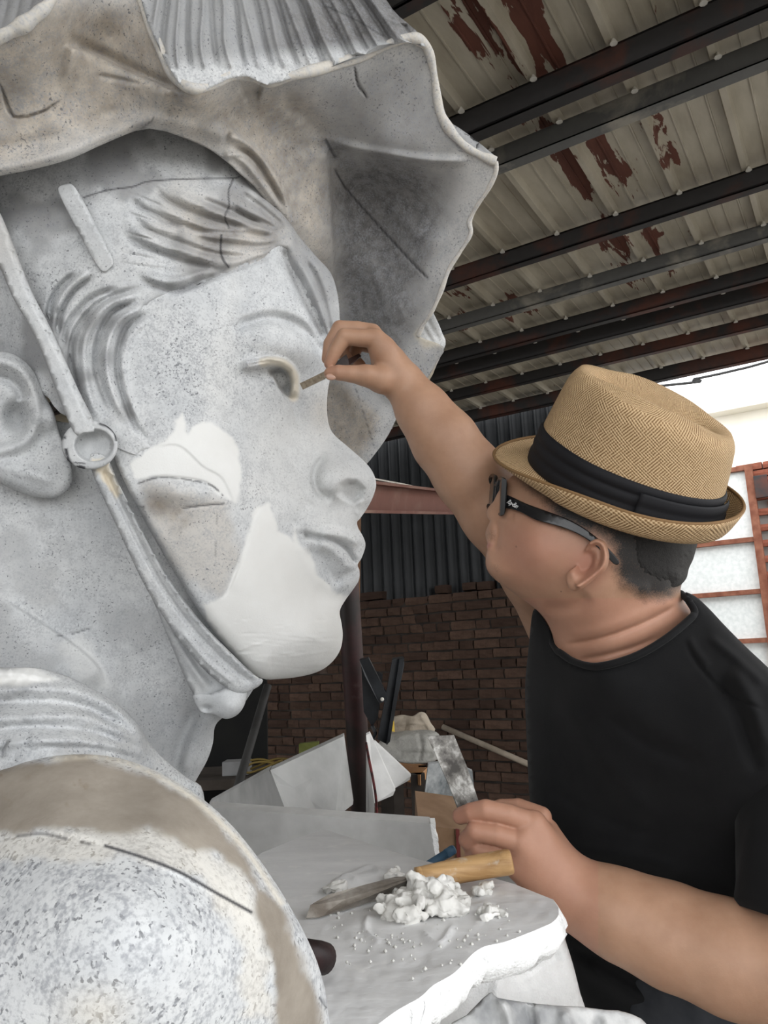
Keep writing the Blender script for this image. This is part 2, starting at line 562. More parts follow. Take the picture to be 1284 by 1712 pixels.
for xx in (xl, xr_t):
    bm = bmesh.new(); box_bm(bm, (xx, OY - 0.01, (zs[0]) / 2), (0.07, 0.07, zs[0] + .05)); bm_obj('window_frame', bm, M_RUSTBAR, annex)
pier = empty('wall_right', (0, 0, 0), BANG)
tag(pier, 'red brick pier beside the frosted window outside', kind='structure')
ztop = on_y(1265, 772, OY)[2]; px0 = xr_t + 0.0
bm = bmesh.new(); box_bm(bm, (px0 + 1.0, OY + 0.16, (ztop - .03) / 2), (2.0 - .02, 0.2, ztop - .03)); bm_obj('mortar_bed', bm, M_CONC, pier)
BO = []
for s in range(4):
    me = brick_mesh(0.245, 40 + s); me.materials.clear(); me.materials.append(M_BRICK_OUT); BO.append(me)
nb = int(1.9 / course); 
for c in range(nb):
    z = ztop - course * (c + .5)
    x = px0 + (0.12 if c % 2 else 0.0)
    if c < 2: x -= 0.123
    while x < px0 + 0.7:
        o = bpy.data.objects.new('brick', rr.choice(BO)); COL.objects.link(o); o.parent = pier
        o.location = (x + .1225, OY + 0.05 + rr.uniform(-.01, .01), z); o.rotation_euler = (0, rr.uniform(-.015, .015), 0)
        x += 0.245
hq = on_y(1262, 815, OY - .05)
bm = bmesh.new(); box_bm(bm, (hq[0] + .06, OY - 0.06, hq[2]), (0.12, 0.03, 0.22), bevel=.006)
o = bm_obj('gate_hinge', bm, M_PURLIN, pier)
# overhead cable outside
pts = [P(1105, 645, 9.0), P(1160, 634, 9.0), P(1225, 620, 9.0), P(1310, 597, 9.0), P(1700, 480, 9.0)]
pts = [P(400, 705, 9.0)] + pts
V, Fc = tube(catmull(pts, 6), 0.016, 6)
o = mesh_obj('power_cable', V, Fc, M_CABLE, None, True)
tag(o, 'thin dark overhead cable against the white sky', 'cable')
# ================================================================ carved-surface toolkit
def tps_fit(ctrl):
    c = np.asarray(ctrl, float); n = len(c)
    xy = c[:, :2] / 500.0
    d = np.linalg.norm(xy[:, None] - xy[None], axis=2)
    K = np.where(d > 0, d * d * np.log(d + 1e-12), 0) + 1e-4 * np.eye(n)
    A = np.zeros((n + 3, n + 3)); A[:n, :n] = K
    A[:n, n] = 1; A[:n, n + 1:] = xy; A[n, :n] = 1; A[n + 1:, :n] = xy.T
    w = np.linalg.solve(A, np.concatenate([c[:, 2], [0, 0, 0]]))
    def f(X, Y):
        P_ = np.stack([X, Y], 1) / 500.0
        r2 = ((P_[:, None, :] - xy[None]) ** 2).sum(2)
        return (0.5 * r2 * np.log(r2 + 1e-20)) @ w[:n] + w[n] + P_ @ w[n + 1:]
    return f

def poly_dist(X, Y, pts, closed=False):
    """unsigned distance, arc position 0..1, side sign (+ left of travel in image coords), nearest segment, local t"""
    p = np.asarray(pts, float)[:, :2]
    if closed: p = np.vstack([p, p[:1]])
    best = np.full(X.shape, 1e18); pos = np.zeros(X.shape); sgn = np.ones(X.shape)
    seg = np.linalg.norm(np.diff(p, axis=0), axis=1); cum = np.concatenate([[0], np.cumsum(seg)]); tot = cum[-1] + 1e-9
    for i in range(len(p) - 1):
        a = p[i]; v = p[i + 1] - a; l2 = v @ v + 1e-12
        wx = X - a[0]; wy = Y - a[1]
        t = np.clip((wx * v[0] + wy * v[1]) / l2, 0, 1)
        dx = wx - t * v[0]; dy = wy - t * v[1]
        d2 = dx * dx + dy * dy
        m = d2 < best
        best[m] = d2[m]; pos[m] = (cum[i] + t[m] * seg[i]) / tot
        sgn[m] = np.sign(v[0] * wy[m] - v[1] * wx[m])
    return np.sqrt(best), pos, sgn

def inside(X, Y, poly):
    p = np.asarray(poly, float)[:, :2]; c = np.zeros(X.shape, bool)
    j = len(p) - 1
    for i in range(len(p)):
        xi, yi = p[i]; xj, yj = p[j]
        if yi != yj:
            c ^= ((yi > Y) != (yj > Y)) & (X < (xj - xi) * (Y - yi) / (yj - yi) + xi)
        j = i
    return c

def sstep(t):
    t = np.clip(t, 0, 1); return t * t * (3 - 2 * t)

def _local(X, Y, pts, pad):
    p = np.asarray(pts, float)
    return (X > p[:, 0].min() - pad) & (X < p[:, 0].max() + pad) & (Y > p[:, 1].min() - pad) & (Y < p[:, 1].max() + pad)

def stroke(pts, w, h, smooth=True, taper=0.18, p=2.0):
    """ridge (h>0) or groove (h<0) along a line, w px wide, h metres"""
    q = catmull(pts, 5) if smooth and len(pts) > 2 else np.asarray(pts, float)
    def f(X, Y):
        out = np.zeros(X.shape); m = _local(X, Y, q, 3.2 * w)
        if m.any():
            d, pos, _ = poly_dist(X[m], Y[m], q)
            t = np.minimum(np.clip(pos / taper, 0, 1), np.clip((1 - pos) / taper, 0, 1)) if taper > 0 else 1.0
            out[m] = -h * np.exp(-(d / w) ** p) * (sstep(t) if taper > 0 else 1.0)
        return out
    return f

def bump(cx, cy, rx, ry, h, ang=0.0, p=2.0):
    c, s = math.cos(math.radians(ang)), math.sin(math.radians(ang))
    def f(X, Y):
        u = ((X - cx) * c + (Y - cy) * s) / rx; v = (-(X - cx) * s + (Y - cy) * c) / ry
        return -h * np.exp(-np.power(u * u + v * v, p / 2))
    return f

def dome(cx, cy, rx, ry, h, ang=0.0):
    c, s = math.cos(math.radians(ang)), math.sin(math.radians(ang))
    def f(X, Y):
        u = ((X - cx) * c + (Y - cy) * s) / rx; v = (-(X - cx) * s + (Y - cy) * c) / ry
        return -h * np.sqrt(np.maximum(0, 1 - u * u - v * v))
    return f

def ledge(pts, h, w, fall, smooth=True, taper=0.15, side=1):
    """sharp step along a line: surface on one side stands h proud, easing back over `fall` px"""
    q = catmull(pts, 5) if smooth and len(pts) > 2 else np.asarray(pts, float)
    def f(X, Y):
        out = np.zeros(X.shape); m = _local(X, Y, q, fall * 1.5)
        if m.any():
            d, pos, sg = poly_dist(X[m], Y[m], q)
            sd = d * sg * side
            t = np.minimum(np.clip(pos / taper, 0, 1), np.clip((1 - pos) / taper, 0, 1))
            out[m] = -h * sstep(sd / w + 0.5) * np.clip(1 - sstep((sd - w) / fall), 0, 1) * sstep(t)
        return out
    return f

def plate(poly, h, soft=3.0, smooth=False):
    q = catmull(poly, 5, True) if smooth else np.asarray(poly, float)
    def f(X, Y):
        out = np.zeros(X.shape); m = _local(X, Y, q, 2 * soft)
        if m.any():
            d, _, _ = poly_dist(X[m], Y[m], q, True)
            sd = np.where(inside(X[m], Y[m], q), d, -d)
            out[m] = -h * sstep(sd / soft * 0.5 + 0.5)
        return out
    return f

def vnoise(X, Y, sc, seed=0, octaves=3):
    """cheap value noise, 0..1"""
    tot = np.zeros(X.shape); amp = 1.0; s = 0.0
    for o_ in range(octaves):
        r = np.random.default_rng(seed * 17 + o_).random((64, 64))
        x = X / sc * 2 ** o_; y = Y / sc * 2 ** o_
        xi = np.floor(x).astype(int); yi = np.floor(y).astype(int); fx = sstep(x - xi); fy = sstep(y - yi)
        g = lambda i, j: r[(i) % 64, (j) % 64]
        tot += amp * ((g(xi, yi) * (1 - fx) + g(xi + 1, yi) * fx) * (1 - fy) + (g(xi, yi + 1) * (1 - fx) + g(xi + 1, yi + 1) * fx) * fy)
        s += amp; amp *= 0.5
    return tot / s

def area_mask(poly, soft=6.0, rough=0.0, nsc=22.0, seed=1, smooth=False):
    q = catmull(poly, 5, True) if smooth else np.asarray(poly, float)
    def f(X, Y):
        d, _, _ = poly_dist(X, Y, q, True)
        sd = np.where(inside(X, Y, q), d, -d)
        if rough: sd = sd + (vnoise(X, Y, nsc, seed) - 0.5) * 2 * rough
        return sstep(sd / soft * 0.5 + 0.5)
    return f

def line_mask(pts, w, smooth=True, broken=0.0, seed=5, hard=3.0):
    q = catmull(pts, 5) if smooth and len(pts) > 2 else np.asarray(pts, float)
    def f(X, Y):
        out = np.zeros(X.shape); m = _local(X, Y, q, 4 * w)
        if m.any():
            d, pos, _ = poly_dist(X[m], Y[m], q)
            v = np.exp(-(d / w) ** hard)
            if broken: v = v * sstep((vnoise(X[m], Y[m], 9.0, seed, 2) - broken) * 6 + 0.5)
            out[m] = v
        return out
    return f

CHAN = {'plaster': (0, 0), 'tan': (0, 1), 'line': (0, 2), 'cream': (0, 3), 'coat_shade': (1, 0), 'warm': (1, 1), 'speck': (1, 2), 'brown': (1, 3)}

def relief(name, outline, field, mat, parent=None, grid=3.0, back=0.08, masks=(), smooth_outline=4, back_fall=60.0, insets=(0.7, 1.8, 3.5, 6.0)):
    """closed carved solid: traced outline, depth field(X, Y) for the near side, rounded rims
    (third outline value = rounding radius in px), own back side."""
    ol = np.array([(p[0], p[1], p[2] if len(p) > 2 else 0.0) for p in outline], float)
    if smooth_outline: ol = catmull(ol, smooth_outline, True)
    ol[:, 2] = np.maximum(ol[:, 2], 0)
    x0, y0 = ol[:, :2].min(0); x1, y1 = ol[:, :2].max(0)
    def lattice(g):
        rows = []
        gy = g * 0.866; k = 0; y = y0 + gy * .5
        while y < y1:
            xs = np.arange(x0 + (g / 2 if k % 2 else 0), x1, g)
            rows.append(np.stack([xs, np.full(xs.shape, y)], 1)); y += gy; k += 1
        q = np.vstack(rows)
        q = q[inside(q[:, 0], q[:, 1], ol)]
        d, _, _ = poly_dist(q[:, 0], q[:, 1], ol, True)
        return q, d
    q, d = lattice(grid)
    need = insets if ol[:, 2].max() > 0 else insets[:1]
    far = max(need) if ol[:, 2].max() > 0 else grid * .5
    q = q[d > far + grid * .35]
    nx = np.roll(ol, -1, 0)[:, :2] - np.roll(ol, 1, 0)[:, :2]
    nn = np.stack([-nx[:, 1], nx[:, 0]], 1); nn /= np.linalg.norm(nn, axis=1)[:, None] + 1e-9
    area = 0.5 * np.sum(ol[:, 0] * np.roll(ol[:, 1], -1) - np.roll(ol[:, 0], -1) * ol[:, 1])
    if area < 0: nn = -nn
    extra = []
    if ol[:, 2].max() > 0:
        for s in need:
            e = ol[:, :2] + nn * s
            e = e[inside(e[:, 0], e[:, 1], ol)]
            de, _, _ = poly_dist(e[:, 0], e[:, 1], ol, True)
            extra.append(e[de > s * 0.8])
    def tri(pts):
        allp = np.vstack([ol[:, :2], pts]) if len(pts) else ol[:, :2]
        r = delaunay_2d_cdt([Vector(p) for p in allp.tolist()], [], [list(range(len(ol)))], 1, 1e-4)
        V = np.array([(v[0], v[1]) for v in r[0]]); T = np.array([f for f in r[2] if len(f) == 3], int)
        return V, T
    V, T = tri(np.vstack([q] + extra))
    def edge(X, Y):
        d, pos, _ = poly_dist(X, Y, ol, True)
        cl = np.vstack([ol, ol[:1]])
        seg = np.linalg.norm(np.diff(cl[:, :2], axis=0), axis=1); cum = np.concatenate([[0], np.cumsum(seg)]); cum /= cum[-1]
        return d, np.interp(pos, cum, cl[:, 2])
    def chunked(f, X, Y, n=40000):
        o_ = [f(X[i:i + n], Y[i:i + n]) for i in range(0, len(X), n)]
        if isinstance(o_[0], tuple): return tuple(np.concatenate(z) for z in zip(*o_))
        return np.concatenate(o_)
    Z = chunked(field, V[:, 0], V[:, 1])
    d, R = chunked(edge, V[:, 0], V[:, 1])
    d = np.where(d < 0.25, 0, d)
    u = np.where(R > 0, np.clip(1 - d / np.maximum(R, 1e-6), 0, 1), 0)
    Rm = R * Z / F_PX
    Zf = Z + Rm * (1 - np.sqrt(np.maximum(0, 1 - u * u)))
    # back side
    qb, db = lattice(max(14.0, grid * 4))
    Vb, Tb = tri(qb[db > 6])
    Zb0 = chunked(field, Vb[:, 0], Vb[:, 1]); d2, R2 = chunked(edge, Vb[:, 0], Vb[:, 1]); d2 = np.where(d2 < 0.25, 0, d2)
    # rim depth must equal the front's at the outline
    Zb = Zb0 + R2 * Zb0 / F_PX * np.clip(1 - d2 / 80.0, 0, 1) + back * np.sqrt(np.clip(d2 / back_fall, 0, 1))
    rim_b = d2 == 0
    key = {(round(x, 2), round(y, 2)): i for i, (x, y) in enumerate(V) if d[i] == 0}
    mp = np.arange(len(Vb)) + len(V)
    for i in np.nonzero(rim_b)[0]:
        k = key.get((round(Vb[i, 0], 2), round(Vb[i, 1], 2)))
        if k is not None: mp[i] = k
    W3 = np.vstack([P(V[:, 0], V[:, 1], Zf), P(Vb[:, 0], Vb[:, 1], Zb)])
    # orientation: front must face the camera
    def orient(T_, V_, sign):
        a, b, c = V_[T_[:, 0]], V_[T_[:, 1]], V_[T_[:, 2]]
        cr = (b[:, 0] - a[:, 0]) * (c[:, 1] - a[:, 1]) - (b[:, 1] - a[:, 1]) * (c[:, 0] - a[:, 0])
        fl = (cr * sign) < 0
        T2 = T_.copy(); T2[fl] = T2[fl][:, ::-1]
        return T2
    Tf = orient(T, V, -1.0)
    Tb = mp[orient(Tb, Vb, 1.0)]
    TT = np.vstack([Tf, Tb])
    used = np.unique(TT); re = -np.ones(len(W3), int); re[used] = np.arange(len(used))
    o = fast_mesh(name, W3[used], re[TT], mat, parent)
    if masks:
        AX = np.concatenate([V[:, 0], Vb[:, 0]])[used]; AY = np.concatenate([V[:, 1], Vb[:, 1]])[used]
        cols = [np.zeros((len(AX), 4), np.float32), np.zeros((len(AX), 4), np.float32)]
        for ch, f in masks:
            a, b = CHAN[ch]; cols[a][:, b] = np.maximum(cols[a][:, b], chunked(f, AX, AY))
        for i, c in enumerate(cols):
            at = o.data.attributes.new('pig%d' % i, 'FLOAT_COLOR', 'POINT')
            at.data.foreach_set('color', c.ravel())
    return o

def field_of(ctrl, feats=()):
    base = tps_fit(ctrl)
    def f(X, Y):
        z = base(X, Y)
        for g in feats: z = z + g(X, Y)
        return z
    return f

def ring_field(f, pts):
    """depth along a list of pixel points"""
    p = np.asarray(pts, float)
    return f(p[:, 0], p[:, 1])

class Vol:
    """signed distance volume, smooth unions of tapered capsules, meshed with surface nets"""
    def __init__(self, lo, hi, h):
        self.lo = np.asarray(lo, float); self.h = h
        self.n = np.ceil((np.asarray(hi) - self.lo) / h).astype(int) + 1
        self.F = np.full(self.n, 0.03, np.float32)
    def cap(self, a, b, ra, rb, k=0.006):
        a = np.asarray(a, float); b = np.asarray(b, float)
        R = max(ra, rb) + k + 0.012
        i0 = np.maximum(np.floor((np.minimum(a, b) - R - self.lo) / self.h).astype(int), 0)
        i1 = np.minimum(np.ceil((np.maximum(a, b) + R - self.lo) / self.h).astype(int) + 1, self.n)
        if (i1 <= i0).any(): return
        ax = [self.lo[j] + self.h * np.arange(i0[j], i1[j]) for j in range(3)]
        X, Y, Z = np.meshgrid(*ax, indexing='ij')
        v = b - a; l2 = v @ v + 1e-12
        t = np.clip(((X - a[0]) * v[0] + (Y - a[1]) * v[1] + (Z - a[2]) * v[2]) / l2, 0, 1)
        d = np.sqrt((X - a[0] - t * v[0]) ** 2 + (Y - a[1] - t * v[1]) ** 2 + (Z - a[2] - t * v[2]) ** 2) - (ra + (rb - ra) * t)
        s = (slice(i0[0], i1[0]), slice(i0[1], i1[1]), slice(i0[2], i1[2]))
        f = self.F[s]; hh = np.clip(0.5 + 0.5 * (f - d) / k, 0, 1)
        self.F[s] = (f * (1 - hh) + d * hh) - k * hh * (1 - hh)
    def chain(self, pts, k=0.006):
        """pts: (px, py, depth, radius px)"""
        q = [(P(p[0], p[1], p[2]), p[3] * p[2] / F_PX) for p in pts]
        for (a, ra), (b, rb) in zip(q[:-1], q[1:]): self.cap(a, b, ra, rb, k)
    def mesh(self):
        F = self.F; h = self.h; n = F.shape
        S = F < 0
        c = [(i, j, k) for i in (0, 1) for j in (0, 1) for k in (0, 1)]
        sl = lambda o: tuple(slice(o[a], n[a] - 1 + o[a]) for a in range(3))
        cnt = sum(S[sl(o)].astype(np.int8) for o in c)
        act = (cnt > 0) & (cnt < 8)
        idx = -np.ones(act.shape, np.int64); I = np.argwhere(act); idx[act] = np.arange(len(I))
        acc = np.zeros((len(I), 3)); num = np.zeros(len(I))
        for a in c:
            for ax in range(3):
                if a[ax] == 1: continue
                b = list(a); b[ax] = 1
                fa = F[tuple((I + a).T)]; fb = F[tuple((I + b).T)]
                m = (fa < 0) != (fb < 0)
                t = np.where(m, fa / (fa - fb + 1e-20), 0)
                p = np.array(a, float)[None].repeat(len(I), 0); p[:, ax] = t
                acc[m] += p[m]; num[m] += 1
        V = self.lo + (I + acc / num[:, None]) * h
        Q = []
        for ax in range(3):
            u, v = [(1, 2), (2, 0), (0, 1)][ax]
            o1 = [0, 0, 0]; o1[ax] = 1
            A = S[:n[0] - o1[0], :n[1] - o1[1], :n[2] - o1[2]]; B = S[o1[0]:, o1[1]:, o1[2]:]
            E = np.argwhere(A != B)
            E = E[(E[:, u] > 0) & (E[:, v] > 0) & (E[:, u] < n[u] - 1) & (E[:, v] < n[v] - 1)]
            du = np.zeros(3, int); du[u] = 1; dv = np.zeros(3, int); dv[v] = 1
            g = lambda e: idx[tuple(e.T)]
            q = np.stack([g(E - du - dv), g(E - dv), g(E), g(E - du)], 1)
            flip = ~A[tuple(E.T)]
            q[flip] = q[flip][:, ::-1]
            Q.append(q)
        Q = np.vstack(Q); Q = Q[(Q >= 0).all(1)]
        return V, Q

# ================================================================ the giant statue
def stone_mat():
    m = NT('speckled_casting', 0.88, 0.2)
    co = m.co('Object')
    p0 = m.attr('pig0'); p1 = m.attr('pig1')
    r0 = m.sep(p0.outputs['Color']); r1 = m.sep(p1.outputs['Color'])
    plaster, tan, line, cream = r0[0], r0[1], r0[2], p0.outputs['Alpha']
    coat_shade, warm, speck, brown = r1[0], r1[1], r1[2], p1.outputs['Alpha']
    blot = m.noise(co, 9, 4, 0.6)
    mid = m.noise(co, 55, 4, 0.65)
    fine = m.noise(co, 260, 2, 0.6)
    c = m.ramp(blot, [(0.3, (0.56, 0.575, 0.585)), (0.7, (0.69, 0.695, 0.69))])
    c = m.mix(m.ramp(mid, [(0.42, 0.0), (0.70, 0.35)]), c, (0.40, 0.41, 0.425))
    c = m.mix(warm, c, m.ramp(mid, [(0.3, (0.40, 0.35, 0.295)), (0.7, (0.60, 0.545, 0.47))]))
    c = m.mix(coat_shade, c, m.ramp(mid, [(0.3, (0.115, 0.11, 0.11)), (0.7, (0.27, 0.265, 0.26))]))
    # dark grains
    g1 = m.noise(co, 290, 2.5, 0.55, 0.3)
    area = m.ramp(m.noise(co, 26, 3, 0.6), [(0.34, 0.25), (0.66, 1.0)])
    lim = m.math('SUBTRACT', 0.695, m.math('MULTIPLY', m.math('MULTIPLY', speck, area), 0.165))
    dot = m.math('MULTIPLY', m.math('SUBTRACT', g1, lim), 14.0, True)
    c = m.mix(m.math('MULTIPLY', dot, 0.82), c, (0.13, 0.135, 0.145))
    soft = m.math('MULTIPLY', m.ramp(m.math('ADD', m.math('MULTIPLY', m.noise(co, 340, 2.5, 0.6), 0.62), m.math('MULTIPLY', m.noise(co, 60, 3, 0.6), 0.38)), [(0.47, 0.0), (0.62, 0.85)]), speck)
    c = m.mix(soft, c, (0.33, 0.34, 0.36))
    c = m.mix(tan, c, m.ramp(m.noise(co, 18, 5, 0.65), [(0.3, (0.22, 0.19, 0.155)), (0.7, (0.36, 0.32, 0.27))]))
    c = m.mix(brown, c, m.ramp(mid, [(0.35, (0.13, 0.095, 0.06)), (0.7, (0.30, 0.24, 0.17))]))
    c = m.mix(plaster, c, m.ramp(blot, [(0.3, (0.74, 0.735, 0.71)), (0.7, (0.81, 0.81, 0.79))]))
    c = m.mix(cream, c, m.ramp(mid, [(0.3, (0.68, 0.60, 0.47)), (0.7, (0.80, 0.74, 0.62))]))
    c = m.mix(line, c, (0.045, 0.045, 0.05))
    m.color(c)
    h = m.math('ADD', m.math('MULTIPLY', m.noise(co, 420, 3, 0.7), 0.5), m.math('MULTIPLY', mid, 0.8))
    m.bump(h, 0.28, 0.0022)
    return m.m
M_STONE = stone_mat()

STAT = empty('statue', P(180, 1600, 0.9) * np.array([1, 1, 0]))
tag(STAT, 'giant pale grey speckled statue head wearing a ruffled hat with chin strap', 'statue')
def part(o): return keep(o, STAT)
const = lambda v: (lambda X, Y: np.full(X.shape, v))

# ---------------------------------------------------------------- head: face and hair share one carved surface
head_ctrl = [
 (610, 800, 1.240), (560, 735, 1.248), (530, 690, 1.256), (552, 805, 1.222), (540, 765, 1.234), (490, 800, 1.200), (430, 800, 1.145),
 (370, 790, 1.105), (300, 780, 1.078), (200, 760, 1.065), (100, 760, 1.07),
 (550, 640, 1.262), (505, 650, 1.238), (470, 640, 1.206), (440, 640, 1.182), (400, 625, 1.150), (340, 620, 1.108), (270, 620, 1.080), (180, 600, 1.068), (90, 600, 1.08),
 (560, 520, 1.255), (520, 530, 1.222), (470, 530, 1.186), (420, 530, 1.152), (350, 530, 1.112), (250, 530, 1.082), (120, 530, 1.08),
 (540, 470, 1.250), (480, 470, 1.205), (400, 470, 1.148), (300, 450, 1.098),
 (480, 390, 1.215), (400, 380, 1.152), (300, 380, 1.105), (200, 380, 1.085), (90, 400, 1.09), (0, 400, 1.105), (-80, 400, 1.12), (0, 540, 1.12), (-80, 600, 1.14), (20, 620, 1.13), (-300, 350, 1.22), (-300, 700, 1.24),
 (430, 320, 1.19), (380, 290, 1.165), (250, 280, 1.125), (100, 300, 1.10),
 (600, 900, 1.262), (572, 905, 1.238), (530, 900, 1.208), (505, 895, 1.190), (460, 890, 1.155), (400, 890, 1.118), (330, 890, 1.090), (250, 890, 1.082),
 (560, 1000, 1.250), (520, 1000, 1.208), (460, 1000, 1.150), (400, 1000, 1.118), (330, 1000, 1.105), (280, 960, 1.100),
 (552, 1070, 1.240), (500, 1070, 1.185), (440, 1080, 1.148), (400, 1090, 1.142), (480, 1120, 1.185)]
head_feats = [
 # brow crease and upper lid
 stroke([(385, 552), (420, 538), (460, 531), (500, 545), (530, 575), (552, 602)], 9, -0.020),
 bump(478, 581, 60, 33, 0.030, 18),
 bump(536, 622, 22, 40, -0.012, 10),
 stroke([(392, 533), (425, 518), (465, 512), (505, 526), (540, 560)], 16, 0.005),
 # socket under the lid, lower lid, eyeball
 plate([(450, 620), (468, 612), (484, 620), (489, 640), (487, 664), (477, 658), (465, 646)], -0.026, 5),
 dome(469, 634, 17, 13, 0.014, 20),
 stroke([(400, 612), (430, 628), (455, 640), (470, 660)], 5, 0.002),
 ledge([(448, 600), (455, 622), (466, 648), (482, 672), (489, 690), (496, 715), (505, 740)], 0.014, 4, 70, side=1, taper=0.38),
 stroke([(498, 655), (500, 690), (508, 715)], 12, -0.006),
 # clay lash roll
 stroke([(400, 611), (430, 608), (455, 604), (476, 609), (490, 625), (493, 645), (491, 666)], 7.5, 0.024, taper=0.10, p=4),
 stroke([(408, 606), (440, 598), (470, 601)], 1.6, -0.003), stroke([(412, 612), (445, 604), (475, 608)], 1.4, -0.003), stroke([(418, 600), (445, 593), (466, 597)], 1.5, -0.0025),
 stroke([(405, 603), (435, 596), (465, 598)], 6, 0.005),
 # nose
 bump(557, 800, 29, 33, 0.034, 0, 2.8),
 stroke([(548, 762), (533, 776), (526, 799), (531, 819), (546, 831), (560, 834)], 7, -0.015),
 bump(606, 795, 28, 30, 0.012),
 plate([(566, 825), (570, 811), (581, 804), (596, 806), (607, 818), (604, 832), (591, 839), (577, 833)], -0.022, 6),
 
 bump(609, 852, 9, 12, -0.012, 35, 3.0),
 stroke([(600, 832), (604, 848), (598, 864)], 6, 0.006),
 # philtrum, lips
 stroke([(506, 894), (530, 898), (556, 903), (576, 914), (588, 930), (597, 944)], 4.2, -0.020, taper=0.06),
 bump(507, 893, 12, 8, -0.012),
 stroke([(530, 893), (560, 893), (585, 900), (603, 914)], 9, 0.012),
 stroke([(525, 908), (552, 915), (575, 938), (590, 958)], 11, 0.015),
 stroke([(515, 912), (535, 935), (550, 958), (575, 980)], 10, -0.009),
 stroke([(500, 905), (520, 950), (545, 985)], 12, 0.003),
 bump(480, 880, 18, 24, -0.005, 60),
 bump(568, 1000, 30, 16, -0.010),
 bump(530, 1060, 55, 45, 0.012),
 # cheek fold and moulded smile line
 stroke([(522, 835), (505, 858), (495, 885)], 14, -0.004),
 bump(400, 745, 70, 60, 0.008),
 # patch ledges on the cheek (filler standing proud)
 ledge([(440, 845), (425, 870), (415, 910), (400, 950), (380, 990)], 0.0022, 4, 60, side=-1),
 ledge([(258, 748), (300, 745), (340, 780), (372, 800), (395, 850)], 0.0025, 4, 70, side=-1),
 # sunken eye-shaped mark on the jaw
 stroke([(232, 808), (262, 798), (300, 799), (345, 808), (376, 832)], 2.0, -0.003),
 bump(300, 825, 48, 14, 0.006, 8), bump(290, 862, 60, 26, -0.006, 15),
 stroke([(300, 850), (335, 846), (375, 842)], 2.2, -0.003),
 stroke([(405, 905), (395, 950), (378, 992), (362, 1000)], 2.6, -0.0025),
]
# hair strands
def strands(lst, w, h):
    for pts in lst:
        head_feats.append(stroke(pts, w, h))
grooves = [
 [(251, 305), (282, 336), (333, 359), (376, 371), (420, 383)], [(197, 390), (247, 414), (298, 433), (353, 449), (392, 448)],
 [(321, 398), (368, 406), (430, 413), (470, 405)], [(384, 343), (423, 367), (470, 386)], [(300, 372), (340, 386), (400, 392), (466, 394)],
 [(225, 462), (260, 478), (295, 486), (335, 472), (382, 452), (440, 432), (468, 412)], [(215, 330), (260, 362), (310, 380)],
 [(400, 320), (440, 350), (478, 382)], [(210, 350), (250, 385), (300, 405), (360, 425), (420, 430)], [(330, 330), (380, 350), (440, 375)]]
strands(grooves, 5.5, -0.012)
ridges = [[(205, 370), (250, 398), (300, 418), (360, 434), (400, 436)], [(250, 330), (300, 362), (360, 388), (440, 400)], [(270, 312), (340, 345), (400, 370), (470, 392)],
 [(230, 455), (280, 470), (330, 458), (380, 438)]]
strands(ridges, 8, 0.010)
head_feats += [bump(486, 386, 14, 16, 0.008), stroke([(470, 410), (482, 440), (505, 490), (530, 540), (545, 575)], 9, -0.020, taper=0.1),
 stroke([(490, 425), (515, 465), (535, 510), (552, 560)], 7, 0.013), stroke([(505, 425), (530, 470), (545, 520), (556, 570)], 4.5, -0.012),
 stroke([(520, 430), (545, 470), (556, 510), (562, 560)], 6, 0.006), stroke([(535, 450), (553, 490), (560, 540)], 3.5, -0.005)]
curls = [[(242, 478), (170, 503), (128, 550), (118, 601), (134, 668), (150, 700)], [(236, 503), (185, 524), (160, 586), (166, 637), (190, 695)],
 [(255, 520), (212, 545), (196, 600), (204, 655), (228, 715), (252, 742)], [(128, 455), (100, 480), (84, 510), (80, 545)], [(160, 458), (120, 490), (100, 530), (98, 570)],
 [(200, 480), (150, 500), (112, 545), (106, 590)]]
strands(curls, 5.0, -0.015)
strands([[(240, 490), (178, 512), (145, 560), (140, 610), (152, 670), (170, 705)], [(248, 510), (200, 534), (178, 586), (184, 645), (208, 705)], [(150, 452), (112, 485), (92, 525)]], 6.5, 0.011)
head_feats += [stroke([(262, 528), (222, 556), (206, 606), (214, 660), (236, 715)], 6, 0.006)]
fine_hair = []
for k in range(26):
    t = k / 25.0
    y0_ = 300 + 150 * t
    fine_hair.append(([(215 + 30 * math.sin(k * 2.1), y0_), (300, y0_ + 34 * (1 - t) + 8), (390, 352 + 82 * t), (468, 378 + 34 * t)], 1.6, -0.0028))
for pts, w, h in fine_hair: head_feats.append(stroke(pts, w, h))
for k in range(12):
    t = k / 11.0
    head_feats.append(stroke([(250 - 90 * t, 492 - 20 * t), (190 - 62 * t, 525), (165 - 55 * t, 590), (178 - 40 * t, 655), (208 - 50 * t, 710)], 1.8, -0.003))
# trowel lines on the chin plaster
rr = random.Random(12)
for k in range(46):
    a = rr.uniform(0, 1); x = rr.uniform(400, 560); y = rr.uniform(1035, 1125)
    L = rr.uniform(8, 30); sl = rr.uniform(-0.3, 0.15)
    head_feats.append(stroke([(x - L, y - sl * L), (x + L, y + sl * L)], rr.uniform(0.9, 2.0), rr.choice((-1, 1)) * rr.uniform(0.0004, 0.0013), smooth=False, taper=0.4))
HEAD = field_of(head_ctrl, head_feats)

